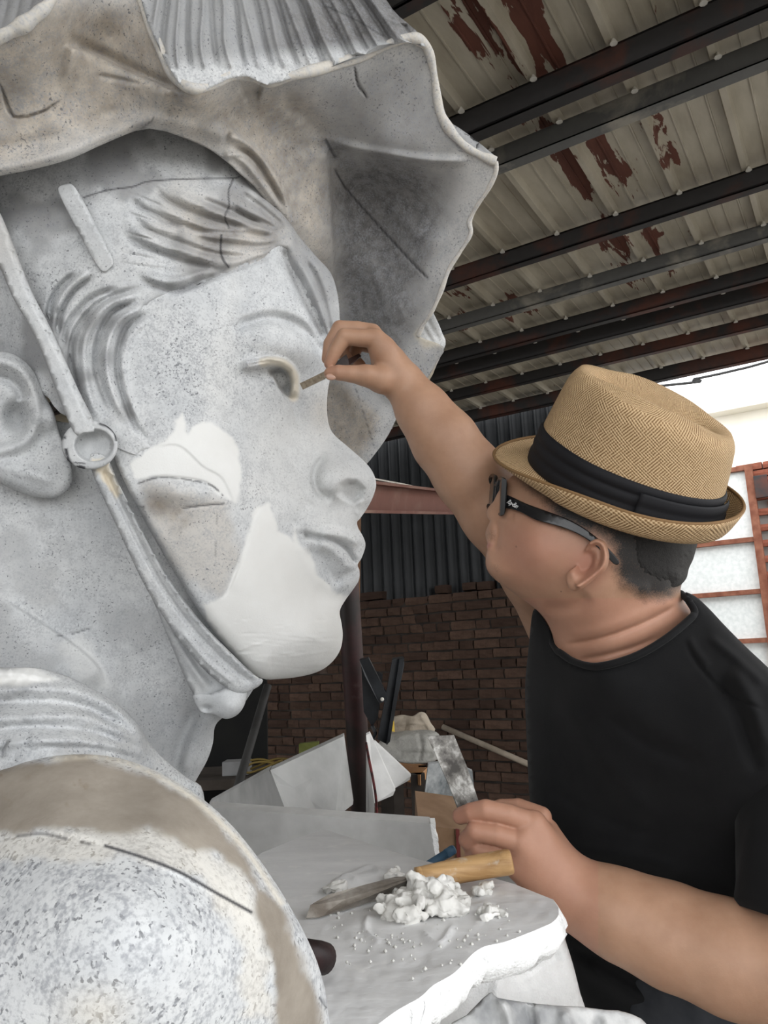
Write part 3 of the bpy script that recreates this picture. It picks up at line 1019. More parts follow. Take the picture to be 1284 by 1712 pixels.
face_outline = [(470, 360, 22), (500, 395, 22), (528, 428, 22), (553, 456, 22), (564, 490, 22), (568, 530, 22), (566, 570, 24), (556, 615, 24), (548, 655, 26), (547, 692, 28),
 (555, 722, 30), (583, 748, 34), (608, 770, 34), (623, 789, 32), (629, 810, 30), (623, 832, 24), (613, 851, 16), (602, 867, 10), (597, 873, 8), (599, 883, 14), (607, 897, 18), (611, 912, 18),
 (605, 932, 14), (598, 944, 6), (601, 954, 14), (600, 970, 16), (590, 986, 18), (577, 1004, 24), (568, 1022, 32), (571, 1042, 40), (573, 1063, 50), (569, 1086, 60), (556, 1106, 70),
 (536, 1121, 75), (508, 1130, 75), (470, 1135, 60), (437, 1134, 40), (405, 1110, 30), (345, 1040, 24), (275, 930, 20), (215, 820, 10), (180, 740, 4), (140, 640, 0), (60, 480, 0), (40, 320, 0), (200, 240, 0), (380, 260, 8)]
ff = lambda *a, **k: None
face_masks = [
 ('speck', lambda X, Y: np.clip(0.55 + 0.6 * np.exp(-((X - 330) / 90) ** 2 - ((Y - 600) / 90) ** 2) + 0.25 * np.exp(-((X - 480) / 90) ** 2 - ((Y - 790) / 70) ** 2), 0, 1)),
 ('plaster', area_mask([(448, 838), (455, 842), (466, 885), (490, 905), (492, 872), (498, 900), (515, 925), (535, 965), (560, 990), (590, 1000), (600, 1150), (380, 1130), (350, 1050), (340, 1010), (372, 998), (402, 930), (425, 850)], 4, 6, 20, 3)),
 ('plaster', area_mask([(262, 742), (290, 720), (305, 690), (315, 725), (340, 700), (390, 730), (408, 790), (395, 840), (378, 835), (345, 808), (262, 795), (225, 800), (215, 775)], 4, 6, 18, 4)),
 ('plaster', lambda X, Y: 0.28 * area_mask([(385, 455), (400, 450), (395, 540), (380, 640), (385, 720), (340, 700), (345, 600), (370, 520)], 14, 10, 25, 8)(X, Y)),
 ('plaster', lambda X, Y: 0.45 * area_mask([(480, 690), (560, 720), (630, 800), (600, 900), (500, 880), (430, 820), (420, 700)], 40, 12, 25, 9)(X, Y)),
 ('warm', lambda X, Y: 0.5 * area_mask([(240, 800), (380, 840), (400, 930), (370, 1000), (300, 960), (250, 880)], 14, 8, 20, 6)(X, Y)),
 ('brown', lambda X, Y: 0.6 * np.exp(-((X - 268) / 26) ** 2 - ((Y - 845) / 20) ** 2) * (0.4 + vnoise(X, Y, 14, 3)) + 0.75 * np.exp(-((X - 300) / 18) ** 2 - ((Y - 868) / 22) ** 2) * vnoise(X, Y, 12, 4)),
 ('coat_shade', lambda X, Y: 0.55 * np.exp(-((X - 255) / 26) ** 2 - ((Y - 838) / 26) ** 2)),
 ('cream', lambda X, Y: 0.85 * line_mask([(440, 606), (456, 604), (476, 609), (490, 625), (493, 645), (491, 664)], 8, hard=4)(X, Y)),
 ('warm', lambda X, Y: 0.55 * np.exp(-((X - 540) / 22) ** 2 - ((Y - 690) / 40) ** 2)),
 ('line', lambda X, Y: 0.85 * line_mask([(232, 808), (262, 799), (300, 800), (350, 810), (372, 828)], 1.5, broken=0.35)(X, Y)),
 ('line', lambda X, Y: 0.8 * line_mask([(306, 850), (335, 846), (375, 842)], 1.4, broken=0.3)(X, Y)),
 ('line', lambda X, Y: 0.5 * line_mask([(235, 850), (240, 848)], 3)(X, Y)),
 ('line', lambda X, Y: 0.45 * line_mask([(363, 855), (360, 930)], 1.2, broken=0.4)(X, Y)),
 ('line', lambda X, Y: 0.9 * line_mask([(370, 392), (369, 420), (374, 436), (381, 445)], 1.8)(X, Y)),
]
o = relief('face', face_outline, HEAD, M_STONE, None, 2.5, 0.16, face_masks); part(o)
tag(o, 'speckled carved face with fresh white plaster on cheek and chin')

hair_outline = [(-300, 640, 40), (-310, 420, 60), (-240, 270, 40), (0, 230, 0), (110, 225, 4), (200, 195, 6), (300, 195, 8), (375, 240, 12), (413, 286, 22), (450, 330, 24), (478, 362, 22), (500, 395, 20), (528, 428, 20), (553, 456, 22), (564, 490, 22),
 (568, 530, 22), (569, 575, 22), (556, 590, 6), (543, 570, 0), (525, 530, 0), (500, 478, 0), (478, 440, 0), (468, 418, 0), (440, 436, 0), (390, 458, 0), (330, 480, 0), (290, 494, 0), (262, 505, 0),
 (226, 545, 0), (214, 605, 0), (222, 660, 0), (245, 718, 0), (258, 750, 0), (235, 762, 0), (190, 745, 0), (150, 715, 0), (100, 690, 0), (40, 650, 0), (-200, 690, 0)]
hair_edge = [(p[0], p[1]) for p in hair_outline[hair_outline.index((556, 590, 6)):hair_outline.index((190, 745, 0))]]
hair_edge = catmull(hair_edge, 4)
def HAIR(X, Y):
    d, _, _ = poly_dist(X, Y, hair_edge)
    return HEAD(X, Y) - 0.0030 + 0.0075 * (1 - sstep(d / 12 + 0.7 * (vnoise(X, Y, 10, 3, 2) - 0.5)))
hair_masks = [('speck', lambda X, Y: 0.45 + 0.4 * vnoise(X, Y, 70, 5)),
 ('warm', lambda X, Y: 0.8 * area_mask([(300, 330), (480, 360), (485, 400), (440, 430), (330, 440), (280, 380)], 60, 20, 40, 2)(X, Y)),
 ('coat_shade', lambda X, Y: 0.6 * sstep((vnoise(X, Y, 60, 11) - 0.42) * 4)),
 ('line', lambda X, Y: 0.85 * line_mask([(140, 330), (180, 318), (222, 312), (250, 303), (320, 299), (388, 298), (400, 295)], 1.3, broken=0.15)(X, Y)),
 ('line', lambda X, Y: 0.85 * line_mask([(390, 299), (382, 320), (383, 345), (376, 362), (383, 382)], 1.4, broken=0.1)(X, Y)),
 ('line', lambda X, Y: 0.95 * line_mask([(370, 393), (369, 420), (374, 436), (382, 446)], 1.9)(X, Y))]
o = relief('hair', hair_outline, HAIR, M_STONE, None, 2.5, 0.05, hair_masks); part(o)
tag(o, 'carved swept-back hair with curled strands beside the cheek')

# small part: hairpin bar
bar_f = lambda X, Y: HEAD(X, Y) * 0 + 1.066 + 0.0002 * (Y - 380) * 0.3
spk = lambda v: ('speck', const(v))
o = relief('hairpin', [(96, 316, 3), (110, 308, 3), (126, 314, 3), (160, 375, 3), (188, 432, 3), (184, 448, 3), (168, 452, 3), (140, 405, 3), (112, 352, 3)], bar_f, M_STONE, None, 3, 0.05, [spk(0.35)]); part(o)

# ---------------------------------------------------------------- neck
neck_f = field_of([(0, 900, 1.115), (100, 900, 1.13), (200, 950, 1.165), (100, 1100, 1.15), (250, 1100, 1.19), (320, 1200, 1.225), (345, 1260, 1.245), (200, 1250, 1.18),
                   (-60, 1000, 1.10), (0, 1300, 1.12), (60, 800, 1.12), (420, 1150, 1.2), (230, 760, 1.14), (-280, 900, 1.18), (-280, 1400, 1.18)],
                  [stroke([(305, 1300), (325, 1240), (352, 1190)], 14, 0.010), stroke([(290, 1300), (305, 1240), (330, 1180)], 12, -0.008),
                   ledge([(0, 998), (60, 1035), (120, 1075), (160, 1110), (180, 1150)], 0.012, 8, 120, side=1),
                   stroke([(95, 1062), (120, 1060), (152, 1050)], 1.6, -0.003), stroke([(210, 1000), (200, 1020), (212, 1035)], 1.2, -0.002)])
neck_masks = [('speck', lambda X, Y: 0.35 + 0.4 * vnoise(X, Y, 80, 9)), ('plaster', lambda X, Y: 0.4 * area_mask([(90, 1080), (140, 1060), (190, 1150), (150, 1160)], 10, 6)(X, Y)),
 ('line', lambda X, Y: 0.6 * line_mask([(95, 1063), (120, 1060), (152, 1050)], 1.3, broken=0.3)(X, Y)), ('coat_shade', lambda X, Y: 0.25 * sstep((vnoise(X, Y, 70, 21) - 0.45) * 4))]
o = relief('neck', [(-280, 650, 30), (60, 700, 0), (230, 740, 0), (340, 940, 0), (425, 1110, 0), (405, 1180, 10), (372, 1200, 20), (359, 1216, 26), (356, 1242, 30), (346, 1272, 32), (326, 1308, 32), (300, 1360, 0), (100, 1480, 0), (-280, 1480, 0), (-290, 1000, 40)],
           neck_f, M_STONE, None, 3.2, 0.12, neck_masks); part(o)

# ---------------------------------------------------------------- ear
ear_f = field_of([(-70, 650, 1.085), (0, 640, 1.075), (50, 640, 1.085), (30, 700, 1.085), (70, 700, 1.09), (0, 780, 1.075), (60, 800, 1.085), (110, 790, 1.09), (-70, 790, 1.08)],
                 [stroke([(-40, 604), (0, 604), (30, 615), (52, 645), (62, 690), (52, 728), (20, 748), (-20, 752), (-44, 720), (-50, 660), (-40, 612)], 12, 0.016, taper=0),
                  stroke([(-40, 632), (0, 632), (26, 645), (38, 670)], 8, -0.012, taper=0.05), bump(27, 697, 20, 24, -0.030, 0, 3), stroke([(44, 660), (48, 690), (42, 720)], 7, 0.008),
                  bump(84, 702, 13, 20, 0.014), bump(70, 730, 26, 20, -0.012), bump(50, 795, 60, 22, 0.010), stroke([(-60, 770), (0, 778), (50, 790), (100, 812)], 12, 0.006)])
o = relief('ear', [(-62, 640, 12), (-48, 604, 12), (-16, 588, 12), (22, 592, 14), (52, 615, 14), (72, 655, 12), (90, 690, 8), (100, 725, 6), (112, 760, 8), (122, 790, 12), (116, 815, 16), (92, 832, 18), (55, 830, 18), (15, 815, 18), (-25, 790, 16), (-52, 740, 14), (-64, 690, 12)],
           ear_f, M_STONE, None, 3, 0.06, [spk(0.6), ('coat_shade', lambda X, Y: 0.35 * np.exp(-((X - 27) / 16) ** 2 - ((Y - 700) / 20) ** 2))]); part(o)  # ear hollow darkened in the colour, imitating its shade

# ---------------------------------------------------------------- chin strap, ring buckle, knot
strap_f = field_of([(0, 400, 1.055), (40, 500, 1.045), (100, 620, 1.036), (140, 715, 1.032), (165, 790, 1.040), (215, 890, 1.055), (270, 990, 1.072), (340, 1080, 1.10), (420, 1150, 1.14), (60, 700, 1.03), (250, 800, 1.05), (200, 1000, 1.08)],
                   [stroke([(20, 395), (56, 483), (92, 555), (133, 647), (160, 705)], 3.5, 0.004, taper=0.02), stroke([(12, 400), (48, 490), (84, 562), (124, 650), (150, 708)], 3, -0.003, taper=0.02)])
o = relief('chin_strap', [(-60, 300, 4), (-15, 330, 4), (15, 390, 4), (51, 483, 4), (88, 555, 4), (129, 647, 4), (160, 714, 4), (140, 724, 4), (123, 722, 4), (93, 650, 4), (60, 566, 4), (20, 495, 4), (-5, 440, 4), (-60, 380, 4)],
           strap_f, M_STONE, None, 3, 0.05, [spk(0.3), ('warm', lambda X, Y: 0.3 * sstep((500 - Y) / 100))], 3); part(o)
low_f = field_of([(160, 780, 1.048), (215, 890, 1.058), (270, 990, 1.075), (340, 1080, 1.105), (430, 1150, 1.15), (250, 800, 1.055), (200, 1000, 1.08), (330, 1170, 1.13)],
                 [stroke([(182, 775), (226, 862), (282, 968), (336, 1042), (388, 1098), (430, 1135)], 4, 0.012, taper=0.02), stroke([(172, 785), (214, 870), (268, 975), (322, 1050), (378, 1108), (420, 1142)], 3.5, -0.007, taper=0.02),
                  stroke([(300, 1050), (345, 1105), (400, 1150)], 4, 0.006)])
o = relief('chin_strap_lower', [(148, 772, 4), (176, 762, 4), (200, 812, 4), (224, 858, 4), (280, 962, 4), (335, 1038, 4), (388, 1093, 4), (425, 1128, 6), (440, 1138, 6), (425, 1152, 8), (395, 1158, 8), (350, 1128, 4), (298, 1068, 4), (245, 985, 4), (196, 882, 4)],
           low_f, M_STONE, None, 2.6, 0.05, [spk(0.5), ('cream', area_mask([(152, 770), (178, 764), (204, 822), (196, 832), (180, 815)], 3, 3, 10))], 3); part(o)
o['label'] = 'lower chin strap with a cream filler patch under the ring'
fold_f = field_of([(252, 985, 1.10), (300, 1080, 1.13), (340, 1160, 1.16), (390, 1160, 1.165), (280, 1000, 1.10), (400, 1190, 1.18)],
                  [stroke([(262, 1010), (310, 1095), (352, 1160)], 7, 0.008), stroke([(285, 1045), (330, 1110), (375, 1155)], 9, -0.010), stroke([(300, 1050), (350, 1110), (400, 1150)], 6, 0.006)])
o = relief('strap_fold', [(248, 985, 3), (262, 985, 3), (330, 1070, 3), (400, 1140, 6), (408, 1155, 8), (412, 1165, 8), (395, 1172, 6), (355, 1172, 5), (324, 1162, 5), (286, 1078, 4), (262, 1018, 4)], fold_f, M_STONE, None, 2.8, 0.05, [spk(0.3)], 3); part(o)
knot_f = field_of([(345, 1170, 1.155), (380, 1170, 1.145), (400, 1160, 1.15), (375, 1195, 1.15), (340, 1180, 1.16)], [bump(345, 1185, 9, 5, -0.012), bump(385, 1180, 20, 16, 0.008)])
o = relief('strap_knot', [(322, 1160, 8), (350, 1160, 6), (400, 1140, 8), (412, 1152, 14), (410, 1175, 16), (398, 1194, 16), (378, 1202, 16), (356, 1194, 10), (335, 1190, 8)], knot_f, M_STONE, None, 2.5, 0.05, [spk(0.25)], 4); part(o)

# ring: flat washer with a recessed round pocket, two marker arcs
RC = (150, 744)
ringo = [(RC[0] + 47 * math.cos(t), RC[1] + 41 * math.sin(t), 6) for t in np.linspace(0, 2 * math.pi, 24, endpoint=False)]
ring_f = field_of([(100, 744, 1.037), (200, 744, 1.032), (150, 700, 1.034), (150, 790, 1.037)],
                  [plate([(157 + 31 * math.cos(t), 745 + 26 * math.sin(t)) for t in np.linspace(0, 2 * math.pi, 20, endpoint=False)], -0.022, 3.0)])
ring_masks = [spk(0.25), ('line', line_mask([(166, 708), (180, 714), (191, 724), (194, 736)], 1.8)), ('line', lambda X, Y: line_mask([(194, 728), (188, 745)], 4, broken=0.5)(X, Y)),
              ('line', lambda X, Y: line_mask([(108, 732), (111, 755), (118, 775), (140, 782)], 3.2, broken=0.52, seed=8)(X, Y)), ('line', line_mask([(124, 773), (142, 775)], 1.0))]
o = relief('ring_buckle', ringo, ring_f, M_STONE, None, 1.8, 0.04, ring_masks, 4); part(o)
tag(o, 'round ring on the chin strap with black marker strokes')

# ---------------------------------------------------------------- scarf folds and near shoulder
scarf_f = field_of([(-60, 1120, 0.99), (60, 1130, 0.99), (150, 1160, 1.01), (230, 1220, 1.05), (300, 1300, 1.10), (0, 1250, 0.93), (120, 1240, 0.95), (200, 1300, 1.0), (0, 1380, 0.9), (-290, 1150, 1.03), (-290, 1450, 0.98), (150, 1480, 0.95)],
                   [stroke([(-60, 1160), (60, 1150), (140, 1160), (210, 1200), (245, 1245)], 10, 0.0120, taper=0.05), stroke([(-60, 1180), (60, 1172), (140, 1182), (200, 1215)], 8, -0.0105, taper=0.05),
                    stroke([(-60, 1205), (60, 1198), (150, 1200), (220, 1235), (250, 1260)], 9, 0.0090, taper=0.05), stroke([(-60, 1225), (60, 1215), (150, 1222), (210, 1245)], 7, -0.0083),
                    stroke([(-60, 1250), (40, 1240), (130, 1238), (220, 1255), (270, 1280)], 9, 0.0075, taper=0.05), stroke([(10, 1235), (4, 1255), (6, 1268)], 4, -0.0060),
                    lambda X, Y: 0.012 * (vnoise(X, Y, 42, 71) - 0.5) + 0.004 * (vnoise(X, Y, 12, 72) - 0.5), stroke([(-60, 1128), (20, 1126), (90, 1136)], 6, 0.0060, taper=0.05), stroke([(60, 1252), (150, 1252), (230, 1268)], 6, -0.0053)])
scarf_masks = [('speck', lambda X, Y: 0.45 + 0.5 * vnoise(X, Y, 50, 13)), ('plaster', area_mask([(-60, 1118), (60, 1116), (100, 1136), (40, 1146), (-60, 1144)], 5, 4)),
               ('line', lambda X, Y: 0.55 * line_mask([(16, 1238), (6, 1252), (4, 1266)], 2.2)(X, Y)), ('coat_shade', lambda X, Y: 0.3 * sstep((vnoise(X, Y, 55, 31) - 0.45) * 4))]
o = relief('scarf', [(-240, 1112, 16), (-90, 1110, 6), (0, 1116, 6), (60, 1117, 8), (110, 1130, 10), (155, 1152, 12), (200, 1180, 14), (232, 1212, 14), (250, 1243, 14), (278, 1272, 14), (312, 1300, 14), (340, 1325, 10), (330, 1420, 0), (200, 1500, 10), (-290, 1500, 10), (-300, 1150, 20)],
           scarf_f, M_STONE, None, 3.0, 0.10, scarf_masks); part(o)
tag(o, 'carved scarf folds wrapped between neck and shoulder')

sh_f0 = field_of([(180, 1650, 0.475), (0, 1640, 0.49), (-80, 1640, 0.50), (380, 1600, 0.535), (470, 1620, 0.585), (530, 1720, 0.63), (250, 1430, 0.545), (100, 1340, 0.60), (0, 1310, 0.64), (-80, 1330, 0.66),
                 (400, 1420, 0.62), (320, 1500, 0.53), (300, 1340, 0.63), (200, 1290, 0.66), (180, 1850, 0.50), (450, 1850, 0.58), (-80, 1850, 0.52), (-300, 1700, 0.62), (-250, 2000, 0.66), (200, 2030, 0.60)],
                [ledge([(0, 1400), (60, 1395), (130, 1400), (200, 1420), (270, 1450), (340, 1485), (390, 1525)], -0.003, 10, 90, side=1),
                 stroke([(420, 1470), (440, 1530), (452, 1620), (455, 1760)], 6, -0.003)])
sh_f = lambda X, Y: 0.77 * sh_f0(X, Y)
tan_poly = [(-80, 1300), (30, 1280), (110, 1264), (190, 1276), (260, 1300), (330, 1345), (400, 1420), (455, 1500), (500, 1580), (530, 1690), (538, 1800), (455, 1800), (455, 1650), (440, 1540), (400, 1455), (340, 1420), (250, 1382), (150, 1392), (60, 1385), (-80, 1400)]
sh_masks = [('tan', area_mask(tan_poly, 9, 15, 45, 5)),
 ('cream', lambda X, Y: 0.32 * area_mask([(-80, 1390), (60, 1392), (200, 1375), (330, 1405), (420, 1470), (440, 1560), (448, 1700), (410, 1700), (400, 1560), (330, 1470), (200, 1430), (90, 1440), (-80, 1430)], 12, 16, 30, 7)(X, Y) * (1 - 0.8 * area_mask(tan_poly, 9, 15, 45, 5)(X, Y))),
 ('cream', lambda X, Y: 0.6 * line_mask([(90, 1268), (190, 1268), (300, 1318), (400, 1408), (470, 1510)], 5, hard=2)(X, Y)),
 ('cream', lambda X, Y: 0.35 * np.exp(-((X - 160) / 60) ** 2 - ((Y - 1690) / 40) ** 2)),
 ('speck', lambda X, Y: 0.85 + 0.3 * vnoise(X, Y, 60, 4)), ('plaster', lambda X, Y: 0.5 * area_mask([(330, 1440), (420, 1500), (432, 1560), (400, 1540)], 14, 12)(X, Y)),
 ('line', line_mask([(176, 1414), (240, 1434), (300, 1458), (360, 1492), (420, 1525)], 3.0)), ('line', lambda X, Y: 0.65 * line_mask([(30, 1398), (70, 1394), (110, 1402)], 3.0)(X, Y)),
 ('line', lambda X, Y: 0.6 * line_mask([(135, 1408), (150, 1411)], 3.0)(X, Y)), ('line', lambda X, Y: 0.8 * line_mask([(535, 1668), (548, 1688)], 2.0)(X, Y)),
 ('brown', lambda X, Y: 0.6 * sstep((vnoise(X, Y, 16, 17) - 0.72) * 9) * area_mask([(-60, 1290), (150, 1270), (150, 1340), (-60, 1370)], 15)(X, Y))]
o = relief('shoulder', [(-110, 1312, 30), (0, 1288, 26), (50, 1272, 24), (110, 1262, 22), (180, 1264, 22), (250, 1284, 26), (320, 1322, 34), (380, 1372, 44), (430, 1432, 56), (472, 1494, 64), (510, 1562, 70), (535, 1622, 70), (548, 1684, 70), (553, 1760, 70), (545, 1900, 70), (500, 2050, 60), (-250, 2050, 40), (-330, 1700, 60), (-240, 1380, 40)],
           sh_f, M_STONE, None, 3.4, 0.24, sh_masks); part(o)
tag(o, 'rounded speckled shoulder with tan filler and a dark pencil line')

# ---------------------------------------------------------------- ruffled hat
hat_ctrl = [(-60, 290, 1.02), (0, 282, 1.02), (120, 262, 1.03), (250, 205, 1.06), (330, 218, 1.09), (390, 235, 1.12), (-60, 100, 0.93), (0, 75, 0.93), (60, 40, 0.93), (110, 0, 0.94), (0, 180, 1.0), (120, 160, 1.02), (220, 150, 1.05),
 (180, 60, 1.03), (240, 60, 1.00), (290, 130, 1.00), (320, 155, 0.99), (370, 140, 1.02), (430, 135, 1.06), (400, 190, 1.12), (460, 210, 1.17), (470, 300, 1.21), (500, 380, 1.27), (530, 250, 1.25), (540, 400, 1.33),
 (500, 130, 1.08), (560, 115, 1.11), (620, 95, 1.13), (690, 72, 1.13), (720, 120, 1.16), (735, 190, 1.19), (775, 245, 1.21), (828, 272, 1.22), (812, 320, 1.25), (786, 380, 1.29), (750, 450, 1.33), (720, 520, 1.37),
 (600, 200, 1.21), (680, 200, 1.20), (650, 255, 1.235), (720, 270, 1.24), (600, 320, 1.37), (680, 340, 1.36), (640, 420, 1.42), (700, 430, 1.36), (590, 480, 1.46), (660, 540, 1.42), (700, 570, 1.41), (620, 620, 1.47), (690, 620, 1.42),
 (560, 560, 1.50), (650, 700, 1.44), (610, 760, 1.45), (560, 700, 1.50), (-320, 180, 1.06), (-320, 330, 1.14), (150, -150, 1.06)]
hat_feats = [
 ledge([(300, 156), (258, 136), (215, 118), (165, 92), (105, 76)], 0.022, 6, 90, side=-1, taper=0.1),
 stroke([(105, 60), (180, 95), (260, 135), (310, 150)], 10, -0.012),
 stroke([(540, 232), (590, 246), (650, 258), (720, 268), (790, 268)], 7, 0.014),
 ledge([(545, 238), (552, 300), (556, 380), (560, 480), (562, 560)], 0.020, 8, 80, side=1, taper=0.08),
 # twisted hat band
 stroke([(378, 225), (410, 238), (445, 275), (470, 320), (490, 380)], 7, 0.014, taper=0.05), stroke([(372, 262), (400, 262), (440, 310), (476, 362), (488, 392)], 6, 0.010, taper=0.05),
 stroke([(384, 245), (420, 258), (450, 300), (478, 350)], 4, -0.011), stroke([(390, 258), (420, 275), (450, 312)], 2.5, -0.006),
 # lower border band
 stroke([(-60, 284), (0, 280), (60, 268), (120, 250), (180, 226), (250, 200), (310, 212), (380, 226)], 14, 0.010, taper=0.02),
 stroke([(-60, 250), (60, 238), (140, 208), (220, 180)], 14, -0.006),
 # folds
 stroke([(650, 330), (690, 380), (740, 420)], 20, 0.012), stroke([(600, 420), (640, 480), (680, 540)], 24, 0.012), stroke([(330, 175), (300, 200), (200, 215), (60, 215)], 18, 0.006),
 stroke([(160, 125), (210, 135), (240, 142)], 4, -0.004), stroke([(560, 620), (600, 680), (640, 730)], 22, 0.012), stroke([(610, 640), (650, 680), (668, 690)], 12, -0.006),
 stroke([(440, 150), (420, 145), (400, 150)], 18, -0.02), stroke([(460, 160), (520, 200), (545, 235)], 14, -0.010),
 # cracks
 stroke([(560, 282), (575, 310), (600, 340), (640, 385), (690, 440), (715, 465)], 1.6, -0.006, taper=0.03), stroke([(593, 112), (598, 140), (614, 163)], 1.6, -0.005), stroke([(0, 140), (22, 195), (70, 188), (100, 168)], 2, -0.005)]
HAT = field_of(hat_ctrl, hat_feats)
hat_outline = [(-330, 190), (-200, 130), (-90, 108), (0, 66), (35, 48), (62, 28), (85, 5), (100, -60), (110, -160), (180, -200), (215, -120), (222, -30), (236, 5), (255, 60), (283, 120), (308, 152), (345, 152), (382, 130), (415, 126), (445, 143), (500, 128), (560, 112), (620, 92), (665, 71), (693, 66), (714, 82), (724, 120),
 (733, 180), (748, 213), (775, 246), (805, 262), (830, 271), (828, 291), (812, 322), (796, 345), (784, 370), (786, 390), (772, 416), (750, 450), (736, 488), (722, 520), (706, 545), (700, 562), (742, 580), (730, 606), (716, 630), (690, 660), (668, 690), (650, 726), (626, 760), (606, 778), (570, 760), (530, 700), (530, 560),
 (500, 430), (440, 330), (400, 290), (368, 262), (330, 240), (250, 215), (180, 238), (120, 265), (60, 282), (0, 294), (-90, 312), (-240, 330), (-330, 340)]
hat_masks = [
 ('warm', lambda X, Y: np.clip(0.25 + 0.75 * area_mask([(-80, 0), (300, 0), (380, 150), (520, 150), (560, 300), (560, 500), (480, 400), (380, 240), (250, 200), (-80, 300)], 50, 20, 60, 3)(X, Y), 0, 1)),
 ('coat_shade', lambda X, Y: np.clip(0.97 * area_mask([(548, 240), (700, 268), (760, 300), (720, 440), (690, 560), (660, 640), (600, 620), (555, 560)], 40, 25, 60, 5)(X, Y) + 0.60 * area_mask([(520, 130), (720, 90), (740, 240), (640, 255), (560, 240)], 40, 20, 60, 6)(X, Y), 0, 1)),  # right underside darkened in the colour: grey pigment with painted shade
 ('coat_shade', lambda X, Y: 0.4 * sstep((vnoise(X, Y, 70, 41) - 0.5) * 4)),
 ('speck', lambda X, Y: 0.5 + 0.4 * vnoise(X, Y, 60, 19)),
 ('cream', lambda X, Y: 0.75 * area_mask([(692, 560), (712, 540), (742, 565), (735, 580), (708, 582)], 6, 4)(X, Y)),
 ('line', lambda X, Y: 0.85 * line_mask([(560, 282), (575, 310), (600, 340), (640, 385), (690, 440), (715, 465)], 1.5, broken=0.2)(X, Y)),
 ('line', lambda X, Y: 0.9 * line_mask([(593, 112), (598, 140), (614, 163)], 1.6)(X, Y)), ('line', lambda X, Y: 0.8 * line_mask([(545, 234), (556, 255), (560, 262)], 2.4, broken=0.4)(X, Y)),
 ('line', lambda X, Y: 0.7 * line_mask([(0, 140), (22, 195)], 2.0)(X, Y)), ('line', lambda X, Y: 0.6 * line_mask([(22, 196), (70, 186), (100, 168)], 2.2, broken=0.4)(X, Y)),
 ('line', lambda X, Y: 0.6 * line_mask([(222, 224), (250, 205), (258, 195)], 1.4)(X, Y)), ('line', lambda X, Y: 0.5 * line_mask([(595, 650), (625, 745)], 1.0, broken=0.3)(X, Y)),
 ('warm', lambda X, Y: area_mask([(535, 630), (575, 640), (640, 700), (600, 770), (540, 740)], 14, 8)(X, Y)),
 ('plaster', lambda X, Y: 0.25 * area_mask([(760, 290), (800, 300), (790, 350), (740, 370), (720, 330)], 30, 10)(X, Y))]
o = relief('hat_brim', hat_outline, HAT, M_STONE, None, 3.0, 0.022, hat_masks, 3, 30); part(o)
tag(o, 'cracked underside of the ruffled hat brim')

# thick pale rim along the brim edge
def rim(name, pts, r, f, extra=0.0):
    q = catmull(pts, 6); z = f(q[:, 0], q[:, 1]) + extra
    n = len(q); wob = np.array([1 + 0.16 * math.sin(i * 0.31) + 0.10 * math.sin(i * 0.83) for i in range(n)])
    path = P(q[:, 0], q[:, 1], z)
    path = catmull(path[::2], 3)
    V, Fc = tube(path, np.interp(np.linspace(0, 1, len(path)), np.linspace(0, 1, n), wob) * r, 10)
    o = mesh_obj(name, V, Fc, M_STONE, None, True)
    col = np.zeros((len(V), 4), np.float32); rr_ = np.random.default_rng(3)
    col[:, 3] = 0.35 * (rr_.random(len(V)) > 0.4)
    col[:, 0] = 0.1
    at = o.data.attributes.new('pig0', 'FLOAT_COLOR', 'POINT'); at.data.foreach_set('color', col.ravel())
    c2 = np.zeros((len(V), 4), np.float32); c2[:, 2] = 0.6; c2[:, 1] = 0.4
    at = o.data.attributes.new('pig1', 'FLOAT_COLOR', 'POINT'); at.data.foreach_set('color', c2.ravel())
    return part(o)
rim('hat_rim', [(-330, 188), (-200, 128), (-90, 106), (0, 62), (35, 44), (62, 24), (85, 0), (100, -60), (108, -160)], 0.0075, HAT)
rim('hat_rim', [(205, -160), (218, -60), (236, 0), (256, 55), (285, 116), (312, 145), (345, 146), (382, 127), (415, 124), (447, 138), (500, 124), (560, 108), (620, 88), (665, 68), (693, 64), (714, 80), (725, 120), (734, 180), (749, 213), (777, 244), (805, 260), (829, 270)], 0.0068, HAT)
rim('hat_rim', [(829, 270), (828, 291), (813, 322), (797, 345), (785, 370), (787, 390), (773, 416), (751, 450), (737, 488), (723, 520), (707, 545), (699, 562)], 0.0036, HAT)
# ribbed outer side of the hat, roof shade painted into its grey
out_ctrl = [(240, -40, 1.00), (260, 60, 0.985), (310, 140, 0.985), (400, 115, 1.02), (450, 130, 1.05), (560, 105, 1.10), (690, 60, 1.125), (400, 0, 1.06), (520, 0, 1.10), (640, -20, 1.15), (400, -60, 1.10), (330, 40, 1.01), (230, -180, 1.10), (420, -200, 1.20), (600, -160, 1.26)]
out_feats = []
for k in range(22):
    x0_ = 262 + k * 18.5; sl = (x0_ - 330) * 0.30
    sgn = -1 if k % 2 else 0.8
    out_feats.append(stroke([(x0_ - sl * 1.2, -180), (x0_ - sl * 0.5, -50), (x0_ + rr.uniform(-4, 4), 10), (x0_ + sl * 0.45 + rr.uniform(-4, 4), 70), (x0_ + sl * 0.75 + 6, 120)], rr.uniform(3.2, 5.0), sgn * rr.uniform(0.010, 0.016), taper=0.06))
OUT = field_of(out_ctrl, out_feats)
